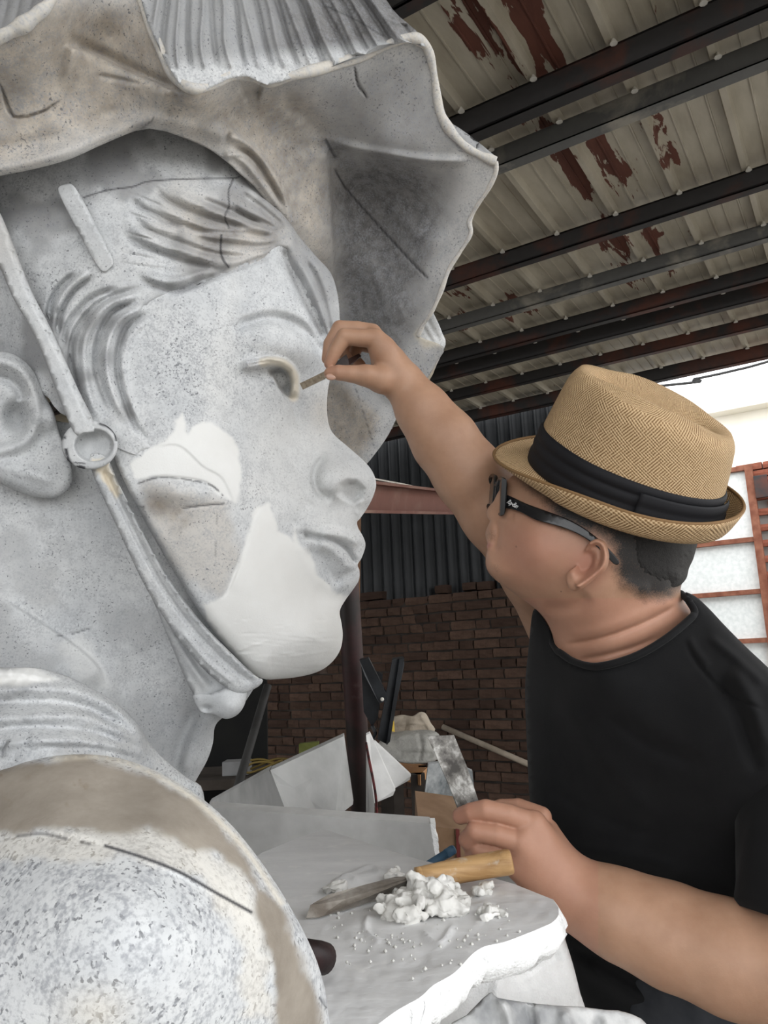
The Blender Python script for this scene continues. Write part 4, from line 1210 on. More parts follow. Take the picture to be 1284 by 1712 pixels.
o = relief('hat_crown', [(206, -160, 6), (300, -220, 30), (480, -210, 30), (590, -120, 20), (636, -40, 8), (645, -2, 2), (668, 28), (695, 50), (712, 78), (690, 72), (660, 74), (560, 110), (500, 126), (447, 142), (415, 128), (382, 132), (345, 150), (312, 150), (285, 118), (256, 58), (236, 0)], OUT, M_STONE, None, 2.6, 0.05,
           [('coat_shade', lambda X, Y: np.clip(0.40 + 0.50 * sstep((X - 380) / 200) + 0.2 * vnoise(X, Y, 40, 9), 0, 0.95) * sstep((118 - Y + 0.1 * (330 - X)) / 30)), spk(0.7), ('line', lambda X, Y: 0.6 * line_mask([(545, 10), (600, 36), (640, 60)], 1.5)(X, Y))], 2); part(o)
tag(o, 'ribbed grey outer side of the hat')
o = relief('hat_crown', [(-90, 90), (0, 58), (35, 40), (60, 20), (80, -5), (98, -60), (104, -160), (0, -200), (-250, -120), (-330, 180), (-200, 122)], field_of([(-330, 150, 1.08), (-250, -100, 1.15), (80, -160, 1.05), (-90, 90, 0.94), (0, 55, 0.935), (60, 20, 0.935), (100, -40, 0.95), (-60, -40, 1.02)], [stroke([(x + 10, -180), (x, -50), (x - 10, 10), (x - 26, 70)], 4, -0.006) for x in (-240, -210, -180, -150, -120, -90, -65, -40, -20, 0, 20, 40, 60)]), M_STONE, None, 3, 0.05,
           [('coat_shade', const(0.7)), spk(0.6)], 2); part(o)
# two folds of the brim seen from outside, behind the right rim
o = relief('hat_fold', [(738, 205), (750, 203), (785, 226), (815, 250), (830, 264), (828, 274), (805, 266), (775, 250), (750, 220)], field_of([(740, 205, 1.22), (830, 268, 1.235), (785, 226, 1.25), (775, 250, 1.23)],
           [stroke([(755, 208), (775, 235), (800, 262)], 3, -0.004), stroke([(770, 215), (800, 245), (820, 266)], 3, -0.004)]), M_STONE, None, 2.5, 0.03, [('coat_shade', const(0.55)), spk(0.6)], 2); part(o)
o = relief('hat_fold', [(716, 512), (728, 530), (741, 560), (745, 576), (730, 610), (718, 636), (700, 640), (700, 600), (700, 560), (708, 535)], field_of([(716, 515, 1.44), (745, 576, 1.42), (720, 630, 1.45), (705, 590, 1.43)],
           [stroke([(712, 530), (735, 570)], 3, -0.004, smooth=False), stroke([(706, 545), (725, 575)], 3, -0.004, smooth=False)]), M_STONE, None, 2.5, 0.03, [('cream', area_mask([(690, 610), (730, 600), (735, 640), (690, 660)], 8, 5)), ('plaster', const(0.3)), spk(0.6)], 2); part(o)

# the body below, mostly out of the picture
body_seed = Vol(np.array([-1.25, 0.25, -0.02]), np.array([0.35, 1.75, 1.35]), 0.012)
c_up = P(20, 1500, 1.32); c_dn = np.array([c_up[0], c_up[1], 0.16])
body_seed.cap(c_up, c_dn, 0.21, 0.30, 0.05)
body_seed.cap(P(60, 1640, 0.78), c_up + np.array([0, 0, -0.15]), 0.10, 0.18, 0.08)
Vb_, Qb_ = body_seed.mesh()
o = fast_mesh('torso', Vb_, Qb_, M_STONE)
for nm, cc in (('pig0', (0, 0, 0, 0)), ('pig1', (0.1, 0, 0.5, 0))):
    at = o.data.attributes.new(nm, 'FLOAT_COLOR', 'POINT'); at.data.foreach_set('color', np.tile(np.array(cc, np.float32), len(Vb_)))
part(o)
M_PLINTH = simple_mat('grey_plinth', (0.35, 0.35, 0.34), (0.5, 0.5, 0.48), 4, 0.9)
bm = bmesh.new(); box_bm(bm, (c_up[0], c_up[1], 0.06), (0.8, 0.8, 0.12), bevel=0.01)
o = bm_obj('plinth', bm, M_PLINTH); part(o)
# ================================================================ the sculptor
def skin_mat():
    m = NT('tanned_skin', 0.5, 0.35)
    co = m.co('Object')
    a = m.sep(m.attr('tone').outputs['Color'])
    n1 = m.noise(co, 28, 4, 0.6); n2 = m.noise(co, 420, 3, 0.6)
    c = m.ramp(n1, [(0.3, (0.335, 0.188, 0.118)), (0.7, (0.41, 0.242, 0.157))])
    c = m.mix(m.math('MULTIPLY', a[0], 0.55), c, (0.45, 0.19, 0.14))
    st = m.math('SUBTRACT', m.math('MULTIPLY', a[1], 1.75), m.math('MULTIPLY', m.noise(co, 650, 2, 0.6), 0.85), True)
    c = m.mix(st, c, (0.016, 0.014, 0.013))
    c = m.mix(a[2], c, (0.36, 0.15, 0.13))
    m.color(c)
    m.b.inputs['Subsurface Weight'].default_value = 0.12
    m.b.inputs['Subsurface Radius'].default_value = (0.012, 0.005, 0.003)
    m.b.inputs['Subsurface Scale'].default_value = 0.6
    m.bump(n2, 0.12, 0.0012)
    return m.m
M_SKIN = skin_mat()

MAN = empty('person', tuple(P(1150, 1750, 1.05) * np.array([1, 1, 0])))
tag(MAN, 'man in straw fedora and black t-shirt carving the eye of the statue', 'person')
def mpart(o): return keep(o, MAN)

# ---------------------------------------------------------------- arms and hands
SC = 0.0016
lo = np.minimum.reduce([P(520, 520, 1.05), P(1000, 1120, 1.25), P(520, 1120, 1.25), P(1000, 520, 1.05)]) - 0.06
hi = np.maximum.reduce([P(520, 520, 1.05), P(1000, 1120, 1.25), P(520, 1120, 1.25), P(1000, 520, 1.05)]) + 0.06
VR = Vol(lo, hi, SC)
VR.chain([(676, 642, 1.13, 32), (708, 688, 1.125, 42), (743, 737, 1.12, 52), (785, 795, 1.115, 56), (830, 858, 1.12, 57), (900, 955, 1.15, 60), (965, 1085, 1.20, 66)], 0.02)
VR.chain([(676, 642, 1.13, 31), (650, 606, 1.13, 29)], 0.014)
VR.chain([(662, 628, 1.115, 24), (640, 585, 1.11, 21), (628, 566, 1.105, 17)], 0.010)
VR.chain([(655, 610, 1.13, 24), (622, 558, 1.125, 16.5)], 0.010)
VR.chain([(660, 620, 1.15, 22), (622, 566, 1.15, 15)], 0.010)
VR.chain([(663, 630, 1.165, 20), (628, 580, 1.17, 13)], 0.010)
# index, middle, ring, little finger, thumb
VR.chain([(628, 566, 1.105, 16.5), (603, 565, 1.100, 14.5), (576, 563, 1.098, 14.5)], 0.0012)
VR.chain([(576, 563, 1.098, 14), (561, 586, 1.098, 12), (551, 608, 1.100, 9.5)], 0.0009)
VR.chain([(622, 557, 1.128, 16), (597, 551, 1.125, 14), (568, 549, 1.123, 13.5)], 0.0012)
VR.chain([(568, 549, 1.123, 13), (552, 575, 1.122, 11.5), (547, 600, 1.118, 9.5)], 0.0009)
VR.chain([(622, 566, 1.15, 15), (585, 560, 1.15, 12.5), (570, 586, 1.148, 11.5), (583, 604, 1.143, 9.5)], 0.0012)
VR.chain([(628, 580, 1.17, 13), (598, 574, 1.17, 11.5), (590, 598, 1.165, 10), (603, 610, 1.158, 8.5)], 0.0012)
VR.chain([(658, 640, 1.118, 25), (636, 634, 1.105, 21.5), (612, 628, 1.095, 16.5), (585, 625, 1.090, 14.5)], 0.008)
VR.chain([(585, 625, 1.090, 14), (566, 623, 1.090, 13), (552, 624, 1.092, 10.5)], 0.0009)
VL, QL = VR.mesh()
lo = np.minimum.reduce([P(740, 1310, 0.75), P(740, 1310, 0.98), P(1480, 1180, 0.95), P(1400, 1760, 0.65), P(740, 1600, 0.7)]) - 0.05
hi = np.maximum.reduce([P(740, 1310, 0.75), P(740, 1310, 0.98), P(1480, 1180, 0.95), P(1400, 1760, 0.65), P(740, 1600, 0.7)]) + 0.05
V2 = Vol(lo, hi, SC)
V2.chain([(952, 1488, 0.880, 50), (985, 1505, 0.870, 55), (1040, 1530, 0.855, 67), (1120, 1563, 0.835, 77), (1220, 1600, 0.805, 84), (1330, 1640, 0.770, 86)], 0.02)
V2.chain([(1330, 1640, 0.770, 80), (1352, 1450, 0.84, 78), (1345, 1260, 0.95, 70)], 0.02)
V2.chain([(950, 1482, 0.885, 44), (912, 1392, 0.905, 24)], 0.016)
V2.chain([(945, 1484, 0.875, 42), (892, 1378, 0.882, 23)], 0.016)
V2.chain([(940, 1490, 0.872, 40), (872, 1408, 0.872, 23)], 0.014)
V2.chain([(938, 1500, 0.875, 38), (862, 1444, 0.875, 23)], 0.014)
V2.chain([(905, 1366, 0.905, 17.5), (868, 1350, 0.922, 14.5), (838, 1350, 0.932, 13.5), (800, 1360, 0.950, 12)], 0.0012)
V2.chain([(892, 1378, 0.882, 19.5), (850, 1362, 0.880, 17.2), (812, 1354, 0.882, 17.2)], 0.0008)
V2.chain([(812, 1354, 0.882, 17), (788, 1358, 0.888, 15.5), (770, 1364, 0.898, 14)], 0.0008)
V2.chain([(872, 1408, 0.872, 18.5), (830, 1396, 0.872, 16.6), (795, 1390, 0.877, 16.6)], 0.0008)
V2.chain([(795, 1390, 0.877, 16.2), (781, 1404, 0.886, 14.5), (790, 1420, 0.902, 13)], 0.0008)
V2.chain([(862, 1444, 0.872, 16.5), (825, 1428, 0.875, 14.6), (799, 1420, 0.882, 14.6)], 0.0008)
V2.chain([(799, 1420, 0.882, 14), (790, 1432, 0.893, 13), (800, 1442, 0.905, 11)], 0.0008)
V2.chain([(940, 1465, 0.920, 30), (900, 1425, 0.945, 21), (860, 1395, 0.960, 17), (815, 1378, 0.965, 13)], 0.008)
VL2, QL2 = V2.mesh()

# ---------------------------------------------------------------- head and neck
mh_ctrl = [(815, 850, 0.992), (815, 905, 0.990), (815, 945, 0.985), (845, 840, 0.972), (850, 900, 0.962), (850, 960, 0.965), (900, 860, 0.935), (900, 930, 0.925), (890, 990, 0.955), (960, 880, 0.915), (960, 940, 0.910), (950, 1010, 0.935),
 (1000, 860, 0.908), (1030, 950, 0.905), (1060, 900, 0.905), (1110, 900, 0.925), (1150, 900, 0.955), (1120, 970, 0.945), (1060, 1000, 0.925), (1000, 1050, 0.935), (940, 1060, 0.975), (1100, 1040, 0.945), (1150, 1020, 0.965),
 (930, 780, 0.945), (1030, 760, 0.915), (1130, 780, 0.93), (860, 780, 0.985), (1000, 1130, 0.955), (1100, 1130, 0.955), (940, 1140, 0.99)]
mh_feats = [
 stroke([(936, 1078), (985, 1072), (1040, 1056), (1095, 1032), (1140, 1006)], 4.0, -0.0042), stroke([(955, 1090), (1010, 1082), (1060, 1068), (1115, 1042), (1150, 1016)], 9, 0.0022),
 stroke([(930, 1060), (990, 1056), (1050, 1036), (1110, 1010), (1138, 994)], 10, 0.0025), stroke([(960, 1104), (1010, 1096), (1065, 1080), (1105, 1062)], 4, -0.003),
 bump(880, 905, 40, 40, 0.006), stroke([(826, 868), (832, 880), (830, 905), (826, 925)], 6, -0.003), bump(822, 893, 9, 12, 0.003), bump(818, 910, 6, 4, 0.002),
 bump(835, 960, 24, 18, 0.004), stroke([(835, 862), (850, 866), (862, 862)], 5, -0.002), stroke([(905, 1010), (935, 1018), (965, 1010), (985, 990)], 12, -0.006),
 bump(838, 845, 10, 14, -0.004), stroke([(1035, 970), (1060, 985), (1090, 988)], 14, 0.003)]
MHEAD = field_of(mh_ctrl, mh_feats)
mh_outline = [(864, 790, 12), (846, 805, 12), (832, 824, 10), (825, 838, 8), (817, 847, 8), (813, 856, 8), (815, 866, 6), (819, 871, 5), (815, 880, 7), (811, 893, 8), (813, 904, 5), (815, 909, 4), (813, 914, 5), (815, 920, 5), (812, 930, 9), (812, 946, 14), (818, 959, 20), (830, 971, 26), (844, 981, 30),
 (862, 994, 34), (890, 1014, 38), (908, 1031, 40), (920, 1052, 40), (928, 1082, 36), (934, 1130, 30), (950, 1190, 10), (1170, 1190, 10), (1185, 1070, 14), (1158, 1024, 24), (1142, 1003, 30), (1138, 985, 32), (1146, 960, 40), (1158, 925, 46), (1172, 870, 46), (1168, 800, 46), (1130, 745, 36), (1050, 715, 30), (960, 725, 26), (905, 765, 20)]
head_o = relief('skin_head', mh_outline, MHEAD, None, None, 2.2, 0.13)
ear_f2 = field_of([(950, 975, 0.902), (1000, 905, 0.893), (1015, 935, 0.886), (975, 945, 0.897), (970, 980, 0.895)],
                  [stroke([(982, 912), (992, 905), (1006, 909), (1012, 926), (1008, 946), (994, 960), (976, 974), (962, 983)], 5.0, 0.0085, taper=0.03), bump(979, 941, 12, 18, -0.022, 25, 2.6),
                   stroke([(987, 916), (1000, 916), (1003, 932), (996, 948)], 2.6, -0.003), bump(958, 960, 8, 8, 0.004), bump(962, 978, 12, 9, 0.004)])
ear_o = relief('skin_ear', [(946, 968, 4), (948, 957, 4), (958, 950, 4), (968, 940, 4), (976, 922, 4), (984, 908, 5), (998, 900, 6), (1011, 906, 6), (1018, 922, 6), (1018, 940, 6), (1012, 954, 6), (996, 967, 6), (978, 982, 6), (962, 989, 7), (950, 983, 7)], ear_f2, None, None, 1.5, 0.02, (), 4, 14)

# torso and legs under the clothes
def vq(o):
    me = o.data; n = len(me.vertices); co = np.zeros(n * 3, np.float32); me.vertices.foreach_get('co', co)
    return co.reshape(-1, 3), [tuple(p.vertices) for p in me.polygons]
bodyV = []; bodyF = []
def add_body(V, Fc):
    n0 = sum(len(v) for v in bodyV)
    bodyV.append(np.asarray(V, float)); bodyF.extend([tuple(int(i) + n0 for i in f) for f in Fc])
add_body(VL, QL); add_body(VL2, QL2)
for o in (head_o, ear_o):
    v, f = vq(o); add_body(v, f); bpy.data.objects.remove(o)
tv = [(1040, 1120, 1.0, 95), (1100, 1260, 1.09, 170), (1150, 1500, 1.12, 175), (1190, 1750, 1.14, 170)]
path = np.array([P(a, b, c) for a, b, c, r in tv]); path = np.vstack([path, [path[-1] + np.array([0, 0.02, -0.25])]])
V, Fc = tube(catmull(path, 5), np.interp(np.linspace(0, 1, 21), [0, .2, .5, .75, 1], [0.06, 0.10, 0.10, 0.10, 0.09]), 20); add_body(V, Fc)
add_body(*tube(catmull([P(1020, 1180, 1.12), P(1000, 1130, 1.17), P(965, 1085, 1.20)], 4), 0.062, 14))
add_body(*tube(catmull([P(1150, 1220, 0.98), P(1250, 1230, 0.98), P(1320, 1240, 0.95)], 4), 0.055, 14))
bm_v = np.vstack(bodyV)
me = bpy.data.meshes.new('body_src'); me.from_pydata(bm_v.tolist(), [], bodyF); me.update()
body = bpy.data.objects.new('body', me); COL.objects.link(body)
md = body.modifiers.new('r', 'REMESH'); md.mode = 'VOXEL'; md.voxel_size = 0.0015
md2 = body.modifiers.new('s', 'SMOOTH'); md2.factor = 0.5; md2.iterations = 1
dg = bpy.context.evaluated_depsgraph_get()
me2 = bpy.data.meshes.new_from_object(body.evaluated_get(dg)); me2.name = 'body'
body.modifiers.clear(); body.data = me2
me2.materials.clear(); me2.materials.append(M_SKIN)
me2.polygons.foreach_set('use_smooth', np.ones(len(me2.polygons), bool))
n = len(me2.vertices); co = np.zeros(n * 3, np.float32); me2.vertices.foreach_get('co', co); co = co.reshape(-1, 3).astype(float)
rel = co - EYE; dz = rel @ FWD; ux = CX + F_PX * (rel @ RIGHT) / dz; uy = CY + F_PX * (rel @ DOWN) / dz
tone = np.zeros((n, 4), np.float32); tone[:, 3] = 1
isH = (ux > 800) & (uy < 1110) & (dz < 1.06)
cheek = 0.8 * np.exp(-((ux - 890) / 70) ** 2 - ((uy - 920) / 60) ** 2) + 0.9 * np.exp(-((ux - 985) / 30) ** 2 - ((uy - 945) / 40) ** 2)
tone[:, 0] = np.where(isH, cheek + 0.5 * (uy > 1000), 0)
hair_poly = [(845, 780), (862, 795), (880, 812), (915, 845), (930, 865), (934, 880), (955, 882), (985, 893), (1008, 898), (1022, 915), (1026, 945), (1028, 965), (1042, 985), (1066, 1000), (1110, 1004), (1150, 985), (1200, 900), (1200, 700), (845, 690)]
hm = area_mask(hair_poly, 22, 6, 14, 4)(ux, uy)
beard = 0.40 * np.exp(-((ux - 822) / 14) ** 2 - ((uy - 895) / 16) ** 2) + 0.30 * np.exp(-((ux - 830) / 20) ** 2 - ((uy - 950) / 20) ** 2)
mole = sum(np.exp(-((ux - a) ** 2 + (uy - b) ** 2) / 3.0) for a, b in ((863, 914), (938, 989), (862, 1004)))
notear = 1 - area_mask([(944, 968), (956, 948), (974, 922), (984, 906), (998, 899), (1011, 904), (1019, 922), (1018, 940), (1012, 955), (980, 985), (955, 990)], 3)(ux, uy)
tone[:, 1] = np.where(isH & (dz < 1.2), np.clip(hm * notear * 0.85 + beard + 0.7 * mole, 0, 1), 0)
tone[:, 2] = np.where(isH, 0.8 * np.exp(-((ux - 815) / 7) ** 2 - ((uy - 911) / 5) ** 2), 0)
hand = (ux < 720) & (uy < 700)
tone[:, 0] = np.where(hand, 0.35 * np.exp(-((ux - 552) / 30) ** 2 - ((uy - 615) / 25) ** 2), tone[:, 0])
hand2 = (uy > 1320) & (ux < 1000)
tone[:, 0] = np.where(hand2, 0.5 + 0.3 * np.exp(-((ux - 770) / 30) ** 2), tone[:, 0])
at = me2.attributes.new('tone', 'FLOAT_COLOR', 'POINT'); at.data.foreach_set('color', tone.ravel())
mpart(body)
tag(body, 'bare arms, hands, head and neck of the man')

# short dark hair at the back of the head
M_HAIR = NT('short_black_hair', 0.7, 0.3)
hc = M_HAIR.co('Object')
M_HAIR.color(M_HAIR.ramp(M_HAIR.noise(hc, 500, 3, 0.7), [(0.3, (0.007, 0.006, 0.006)), (0.7, (0.020, 0.018, 0.016))])).bump(M_HAIR.noise(hc, 700, 3, 0.7), 0.5, 0.002)
M_HAIR = M_HAIR.m
hp_ = np.array([(1000, 850), (1160, 790), (1174, 860), (1162, 925), (1152, 950), (1147, 968), (1132, 981), (1105, 984), (1080, 975), (1060, 960), (1050, 935), (1048, 905), (1030, 880)], float)
def hair_f2(X, Y):
    d, _, _ = poly_dist(X, Y, hp_, True)
    return MHEAD(X, Y) - 0.0022 + 0.0012 * vnoise(X, Y, 5, 3, 2) + 0.005 * (1 - sstep(d / 24 + 0.5 * (vnoise(X, Y, 4, 8, 2) - 0.5)))
ho = relief('hair', [(1000, 850), (1160, 790, 20), (1174, 860, 46), (1162, 925, 46), (1152, 950, 40), (1147, 968, 24), (1132, 981, 8), (1105, 984), (1080, 975), (1060, 960), (1050, 935), (1048, 905), (1030, 880)], hair_f2, M_HAIR, None, 2.4, 0.03, (), 4)
mpart(ho)

# ---------------------------------------------------------------- fingernails
M_NAIL = simple_mat('fingernail', (0.40, 0.23, 0.165), (0.46, 0.28, 0.20), 60, 0.3, 0.5, 0)
def nail(px, py, d, rx, ry, ang):
    nf = field_of([(px - 20, py, d), (px + 20, py, d), (px, py - 20, d), (px, py + 20, d)], [dome(px, py, rx, ry, 0.002, ang)])
    c, s = math.cos(math.radians(ang)), math.sin(math.radians(ang))
    ol = [(px + rx * math.cos(t) * c - ry * math.sin(t) * s, py + rx * math.cos(t) * s + ry * math.sin(t) * c, 1) for t in np.linspace(0, 2 * math.pi, 12, endpoint=False)]
    return mpart(relief('fingernail', ol, nf, M_NAIL, None, 1.2, 0.003, (), 2, 6, (0.5,)))
nail(553, 630, 1.0835, 9, 6, 8)

# ---------------------------------------------------------------- t-shirt
M_SHIRT = NT('black_cotton', 0.85, 0.15)
sc_ = M_SHIRT.co('Object')
M_SHIRT.color(M_SHIRT.ramp(M_SHIRT.noise(sc_, 20, 3), [(0.3, (0.006, 0.006, 0.0065)), (0.7, (0.009, 0.009, 0.0095))])).bump(M_SHIRT.noise(sc_, 900, 2), 0.25, 0.0008)
M_SHIRT.b.inputs['Sheen Weight'].default_value = 0.05
M_SHIRT = M_SHIRT.m
rs = random.Random(4)
sh_feats = [stroke([(1143, 1068), (1157, 1095), (1176, 1122), (1215, 1160), (1284, 1190)], 3.5, -0.004), stroke([(1150, 1062), (1166, 1090), (1188, 1116)], 6, 0.003),
 stroke([(930, 1094), (962, 1114), (1002, 1122), (1062, 1106), (1114, 1076), (1164, 1034)], 3, -0.003, taper=0.02), stroke([(930, 1089), (962, 1108), (1002, 1116), (1062, 1099), (1112, 1071), (1160, 1028)], 4, 0.003, taper=0.02),
 stroke([(1180, 1060), (1230, 1100), (1284, 1150)], 8, 0.005), stroke([(1220, 1110), (1260, 1180), (1284, 1260)], 14, 0.008), stroke([(1190, 1120), (1235, 1200), (1270, 1300)], 12, -0.007),
 stroke([(930, 1150), (1000, 1260), (1100, 1380)], 24, 0.007), stroke([(900, 1300), (1000, 1360), (1120, 1400)], 18, -0.007), stroke([(930, 1420), (1040, 1430), (1150, 1460)], 16, 0.007),
 stroke([(960, 1600), (1060, 1660), (1160, 1700)], 20, 0.01), stroke([(950, 1580), (1040, 1630), (1130, 1690)], 12, -0.008), stroke([(1000, 1180), (1080, 1240), (1180, 1280)], 16, -0.006)]
SHIRT = field_of([(1000, 1125, 0.915), (940, 1110, 0.985), (890, 1150, 1.06), (882, 1300, 1.05), (1000, 1300, 0.955), (1100, 1200, 0.885), (1150, 1080, 0.905), (1175, 1030, 0.94), (1250, 1150, 0.845), (1300, 1300, 0.82), (1150, 1400, 0.90),
 (1000, 1500, 0.98), (950, 1600, 1.04), (1200, 1600, 0.93), (1100, 1700, 0.98), (1300, 1600, 0.88), (1450, 1500, 0.86), (1450, 1300, 0.83), (900, 1030, 1.06), (1060, 1105, 0.905), (1000, 1850, 1.04), (1400, 1850, 0.92)], sh_feats)
so = relief('t_shirt', [(931, 1086, 3), (960, 1104, 3), (1000, 1112, 3), (1060, 1096, 3), (1110, 1068, 3), (1150, 1036, 3), (1161, 1022, 3), (1152, 1002, 2), (1146, 990, 3), (1164, 998, 14), (1186, 1018, 22), (1214, 1048, 30), (1250, 1084, 40), (1300, 1132, 40), (1400, 1240, 40),
 (1470, 1500, 40), (1490, 1900, 0), (1010, 1900, 20), (987, 1712, 40), (974, 1672, 40), (951, 1610, 40), (926, 1540, 40), (902, 1450, 40), (887, 1350, 40), (881, 1250, 40), (878, 1150, 40), (884, 1080, 30), (891, 1022, 10), (903, 1026, 3), (918, 1050, 3)],
 SHIRT, M_SHIRT, None, 4.0, 0.22, (), 4, 120)
mpart(so); tag(so, 'plain black cotton t-shirt')
nb = catmull([(931, 1087), (960, 1106), (1000, 1114), (1060, 1098), (1110, 1070), (1150, 1038), (1161, 1023), (1150, 1003)], 6)
zb_ = SHIRT(nb[:, 0], nb[:, 1]) - 0.001
nbp = list(P(nb[:, 0], nb[:, 1], zb_)) + [P(1120, 985, 1.03), P(1040, 990, 1.10), P(960, 1020, 1.09), P(922, 1060, 1.04)]
V, Fc = tube(catmull(nbp, 2, True), (0.0045), 8, caps=False)
n = len(V) // 8; Fc += [((n - 1) * 8 + k, (n - 1) * 8 + (k + 1) % 8, (k + 1) % 8, k) for k in range(8)]
keep(mesh_obj('neckband', V, Fc, M_SHIRT, None, True), so)
# near sleeve hanging over the elbow, far sleeve
def sleeve(pts, rad, seg=28, flare=0.0):
    p = catmull([P(*q) for q in pts], 8); n = len(p)
    V, Fc = tube(p, np.interp(np.linspace(0, 1, n), np.linspace(0, 1, len(rad)), rad), seg, caps=False)
    V = np.array(V)
    r2 = np.random.default_rng(5)
    ang = np.tile(np.arange(seg), n) / seg * 2 * math.pi; along = np.repeat(np.linspace(0, 1, n), seg)
    c = np.repeat(p, seg, 0); V = c + (V - c) * (1 + 0.05 * np.sin(3 * ang + 5 * along) * along + 0.03 * np.sin(7 * ang - 9 * along))[:, None]
    o = mesh_obj('sleeve', V, Fc, M_SHIRT, None, True)
    md = o.modifiers.new('t', 'SOLIDIFY'); md.thickness = 0.002
    return mpart(o)
sleeve([(1315, 1200, 0.93), (1350, 1310, 0.865), (1354, 1440, 0.82), (1346, 1545, 0.80)], [0.066, 0.070, 0.072, 0.072])
sleeve([(1040, 1190, 1.12), (1000, 1120, 1.18), (958, 1050, 1.19)], [0.08, 0.075, 0.068], 20)

# trousers and shoes, below the picture
M_TROUSER = simple_mat('dark_grey_trousers', (0.02, 0.022, 0.026), (0.035, 0.037, 0.042), 30, 0.9)
base = P(1150, 1800, 1.06)
for s in (-1, 1):
    hip = base + np.array([0.02, 0.09 * s + 0.02, -0.05]); kn = hip + np.array([0.0, 0.02 * s, 0]); kn[2] = 0.48; an = kn + np.array([0.02, 0, 0]); an[2] = 0.09
    top = hip + np.array([0, -0.03 * s, 0.22])
    V, Fc = tube(catmull([top, hip, kn, an], 6), np.interp(np.linspace(0, 1, 19), [0, .33, .66, 1], [0.125, 0.11, 0.085, 0.075]), 16)
    mpart(mesh_obj('trouser_leg', V, Fc, M_TROUSER, None, True))
    V, Fc = tube(catmull([an + np.array([0.06, 0, -0.05]), an + np.array([0.0, 0, -0.045]), an + np.array([-0.10, 0, -0.05]), an + np.array([-0.18, 0, -0.062])], 4), np.interp(np.linspace(0, 1, 13), [0, .3, .7, 1], [0.035, 0.045, 0.042, 0.025]), 12)
    mpart(mesh_obj('shoe', V, Fc, M_CABLE, None, True))
# ---------------------------------------------------------------- straw fedora (a thing of its own, worn on the head)
def straw_mat():
    m = NT('woven_straw', 0.75, 0.25)
    uv = m.co('UV')
    w1 = m.wave(m.mapping(uv, (1, 1, 1), (0, 0, 0.5)), 100, 1.0, 2, 3, 'X')
    w2 = m.wave(m.mapping(uv, (1, 1, 1), (0, 0, 0.5)), 112, 1.2, 2, 3, 'Y')
    blk = m.ramp(m.noise(m.mapping(uv, (55, 90, 1), (0, 0, 0.5)), 1.0, 2, 0.5), [(0.42, 0.0), (0.58, 1.0)])
    fib = m.noise(m.mapping(uv, (420, 60, 1), (0, 0, 0.5)), 1.0, 2, 0.6)
    f = m.math('ADD', m.math('MULTIPLY', w1, m.math('SUBTRACT', 0.75, m.math('MULTIPLY', blk, 0.45))), m.math('MULTIPLY', w2, m.math('ADD', 0.12, m.math('MULTIPLY', blk, 0.5))))
    f = m.math('ADD', f, m.math('MULTIPLY', fib, 0.35))
    c = m.ramp(f, [(0.30, (0.20, 0.115, 0.05)), (0.55, (0.43, 0.285, 0.15)), (1.0, (0.64, 0.47, 0.28))])
    m.color(c).bump(f, 0.55, 0.002)
    return m.m
M_STRAW = straw_mat()
hF = np.array([-0.897, -0.359, 0.258]); hF /= np.linalg.norm(hF)
hU = np.array([0.27, -0.86, -0.42]); hU -= (hU @ hF) * hF; hU /= np.linalg.norm(hU)
hL = np.cross(hU, hF)
if hL[2] > 0: hL = -hL
toW = lambda v: v[0] * RIGHT + v[1] * DOWN + v[2] * FWD
WF, WL, WU = toW(hF), toW(hL), toW(hU)
HC = P(1038, 811, 0.985)
HATM = Matrix(((WF[0], WL[0], WU[0], HC[0]), (WF[1], WL[1], WU[1], HC[1]), (WF[2], WL[2], WU[2], HC[2]), (0, 0, 0, 1)))
if HATM.to_3x3().determinant() < 0: print('hat frame left handed')
FED = empty('straw_fedora'); FED.matrix_world = HATM
tag(FED, 'tan woven straw fedora with black ribbon worn by the man', 'hat')
A0, B0 = 0.119, 0.106
def crown_pt(th, s):
    """s 0..1 wall, 1..2 top inwards"""
    c, n_ = math.cos(th), math.sin(th)
    if s <= 1:
        hgt = 0.112 + 0.012 * c
        k = 1 - 0.10 * s - 0.05 * s * s
        x, y, z = A0 * k * c, B0 * k * n_, hgt * s
        if s > 0.85:
            e = (s - 0.85) / 0.15; x *= 1 - 0.05 * e * e; y *= 1 - 0.06 * e * e
        # front pinch
        pinch = 0.13 * math.exp(-((c - 0.75) / 0.22) ** 2) * s
        y *= 1 - pinch
        return x, y, z
    q = s - 1
    x, y, z = crown_pt(th, 1.0)
    x2, y2 = x * (1 - q), y * (1 - q)
    dent = 0.034 * math.exp(-(y2 / 0.034) ** 2) * (1 - min(1, (abs(x2) / (A0 * 0.92)) ** 4))
    edge = 0.008 * sstep(np.array(q / 0.25))
    z2 = z * (1 - q) + 0.115 * q + float(edge) - dent * float(sstep(np.array(q / 0.35)))
    return x2, y2, z2
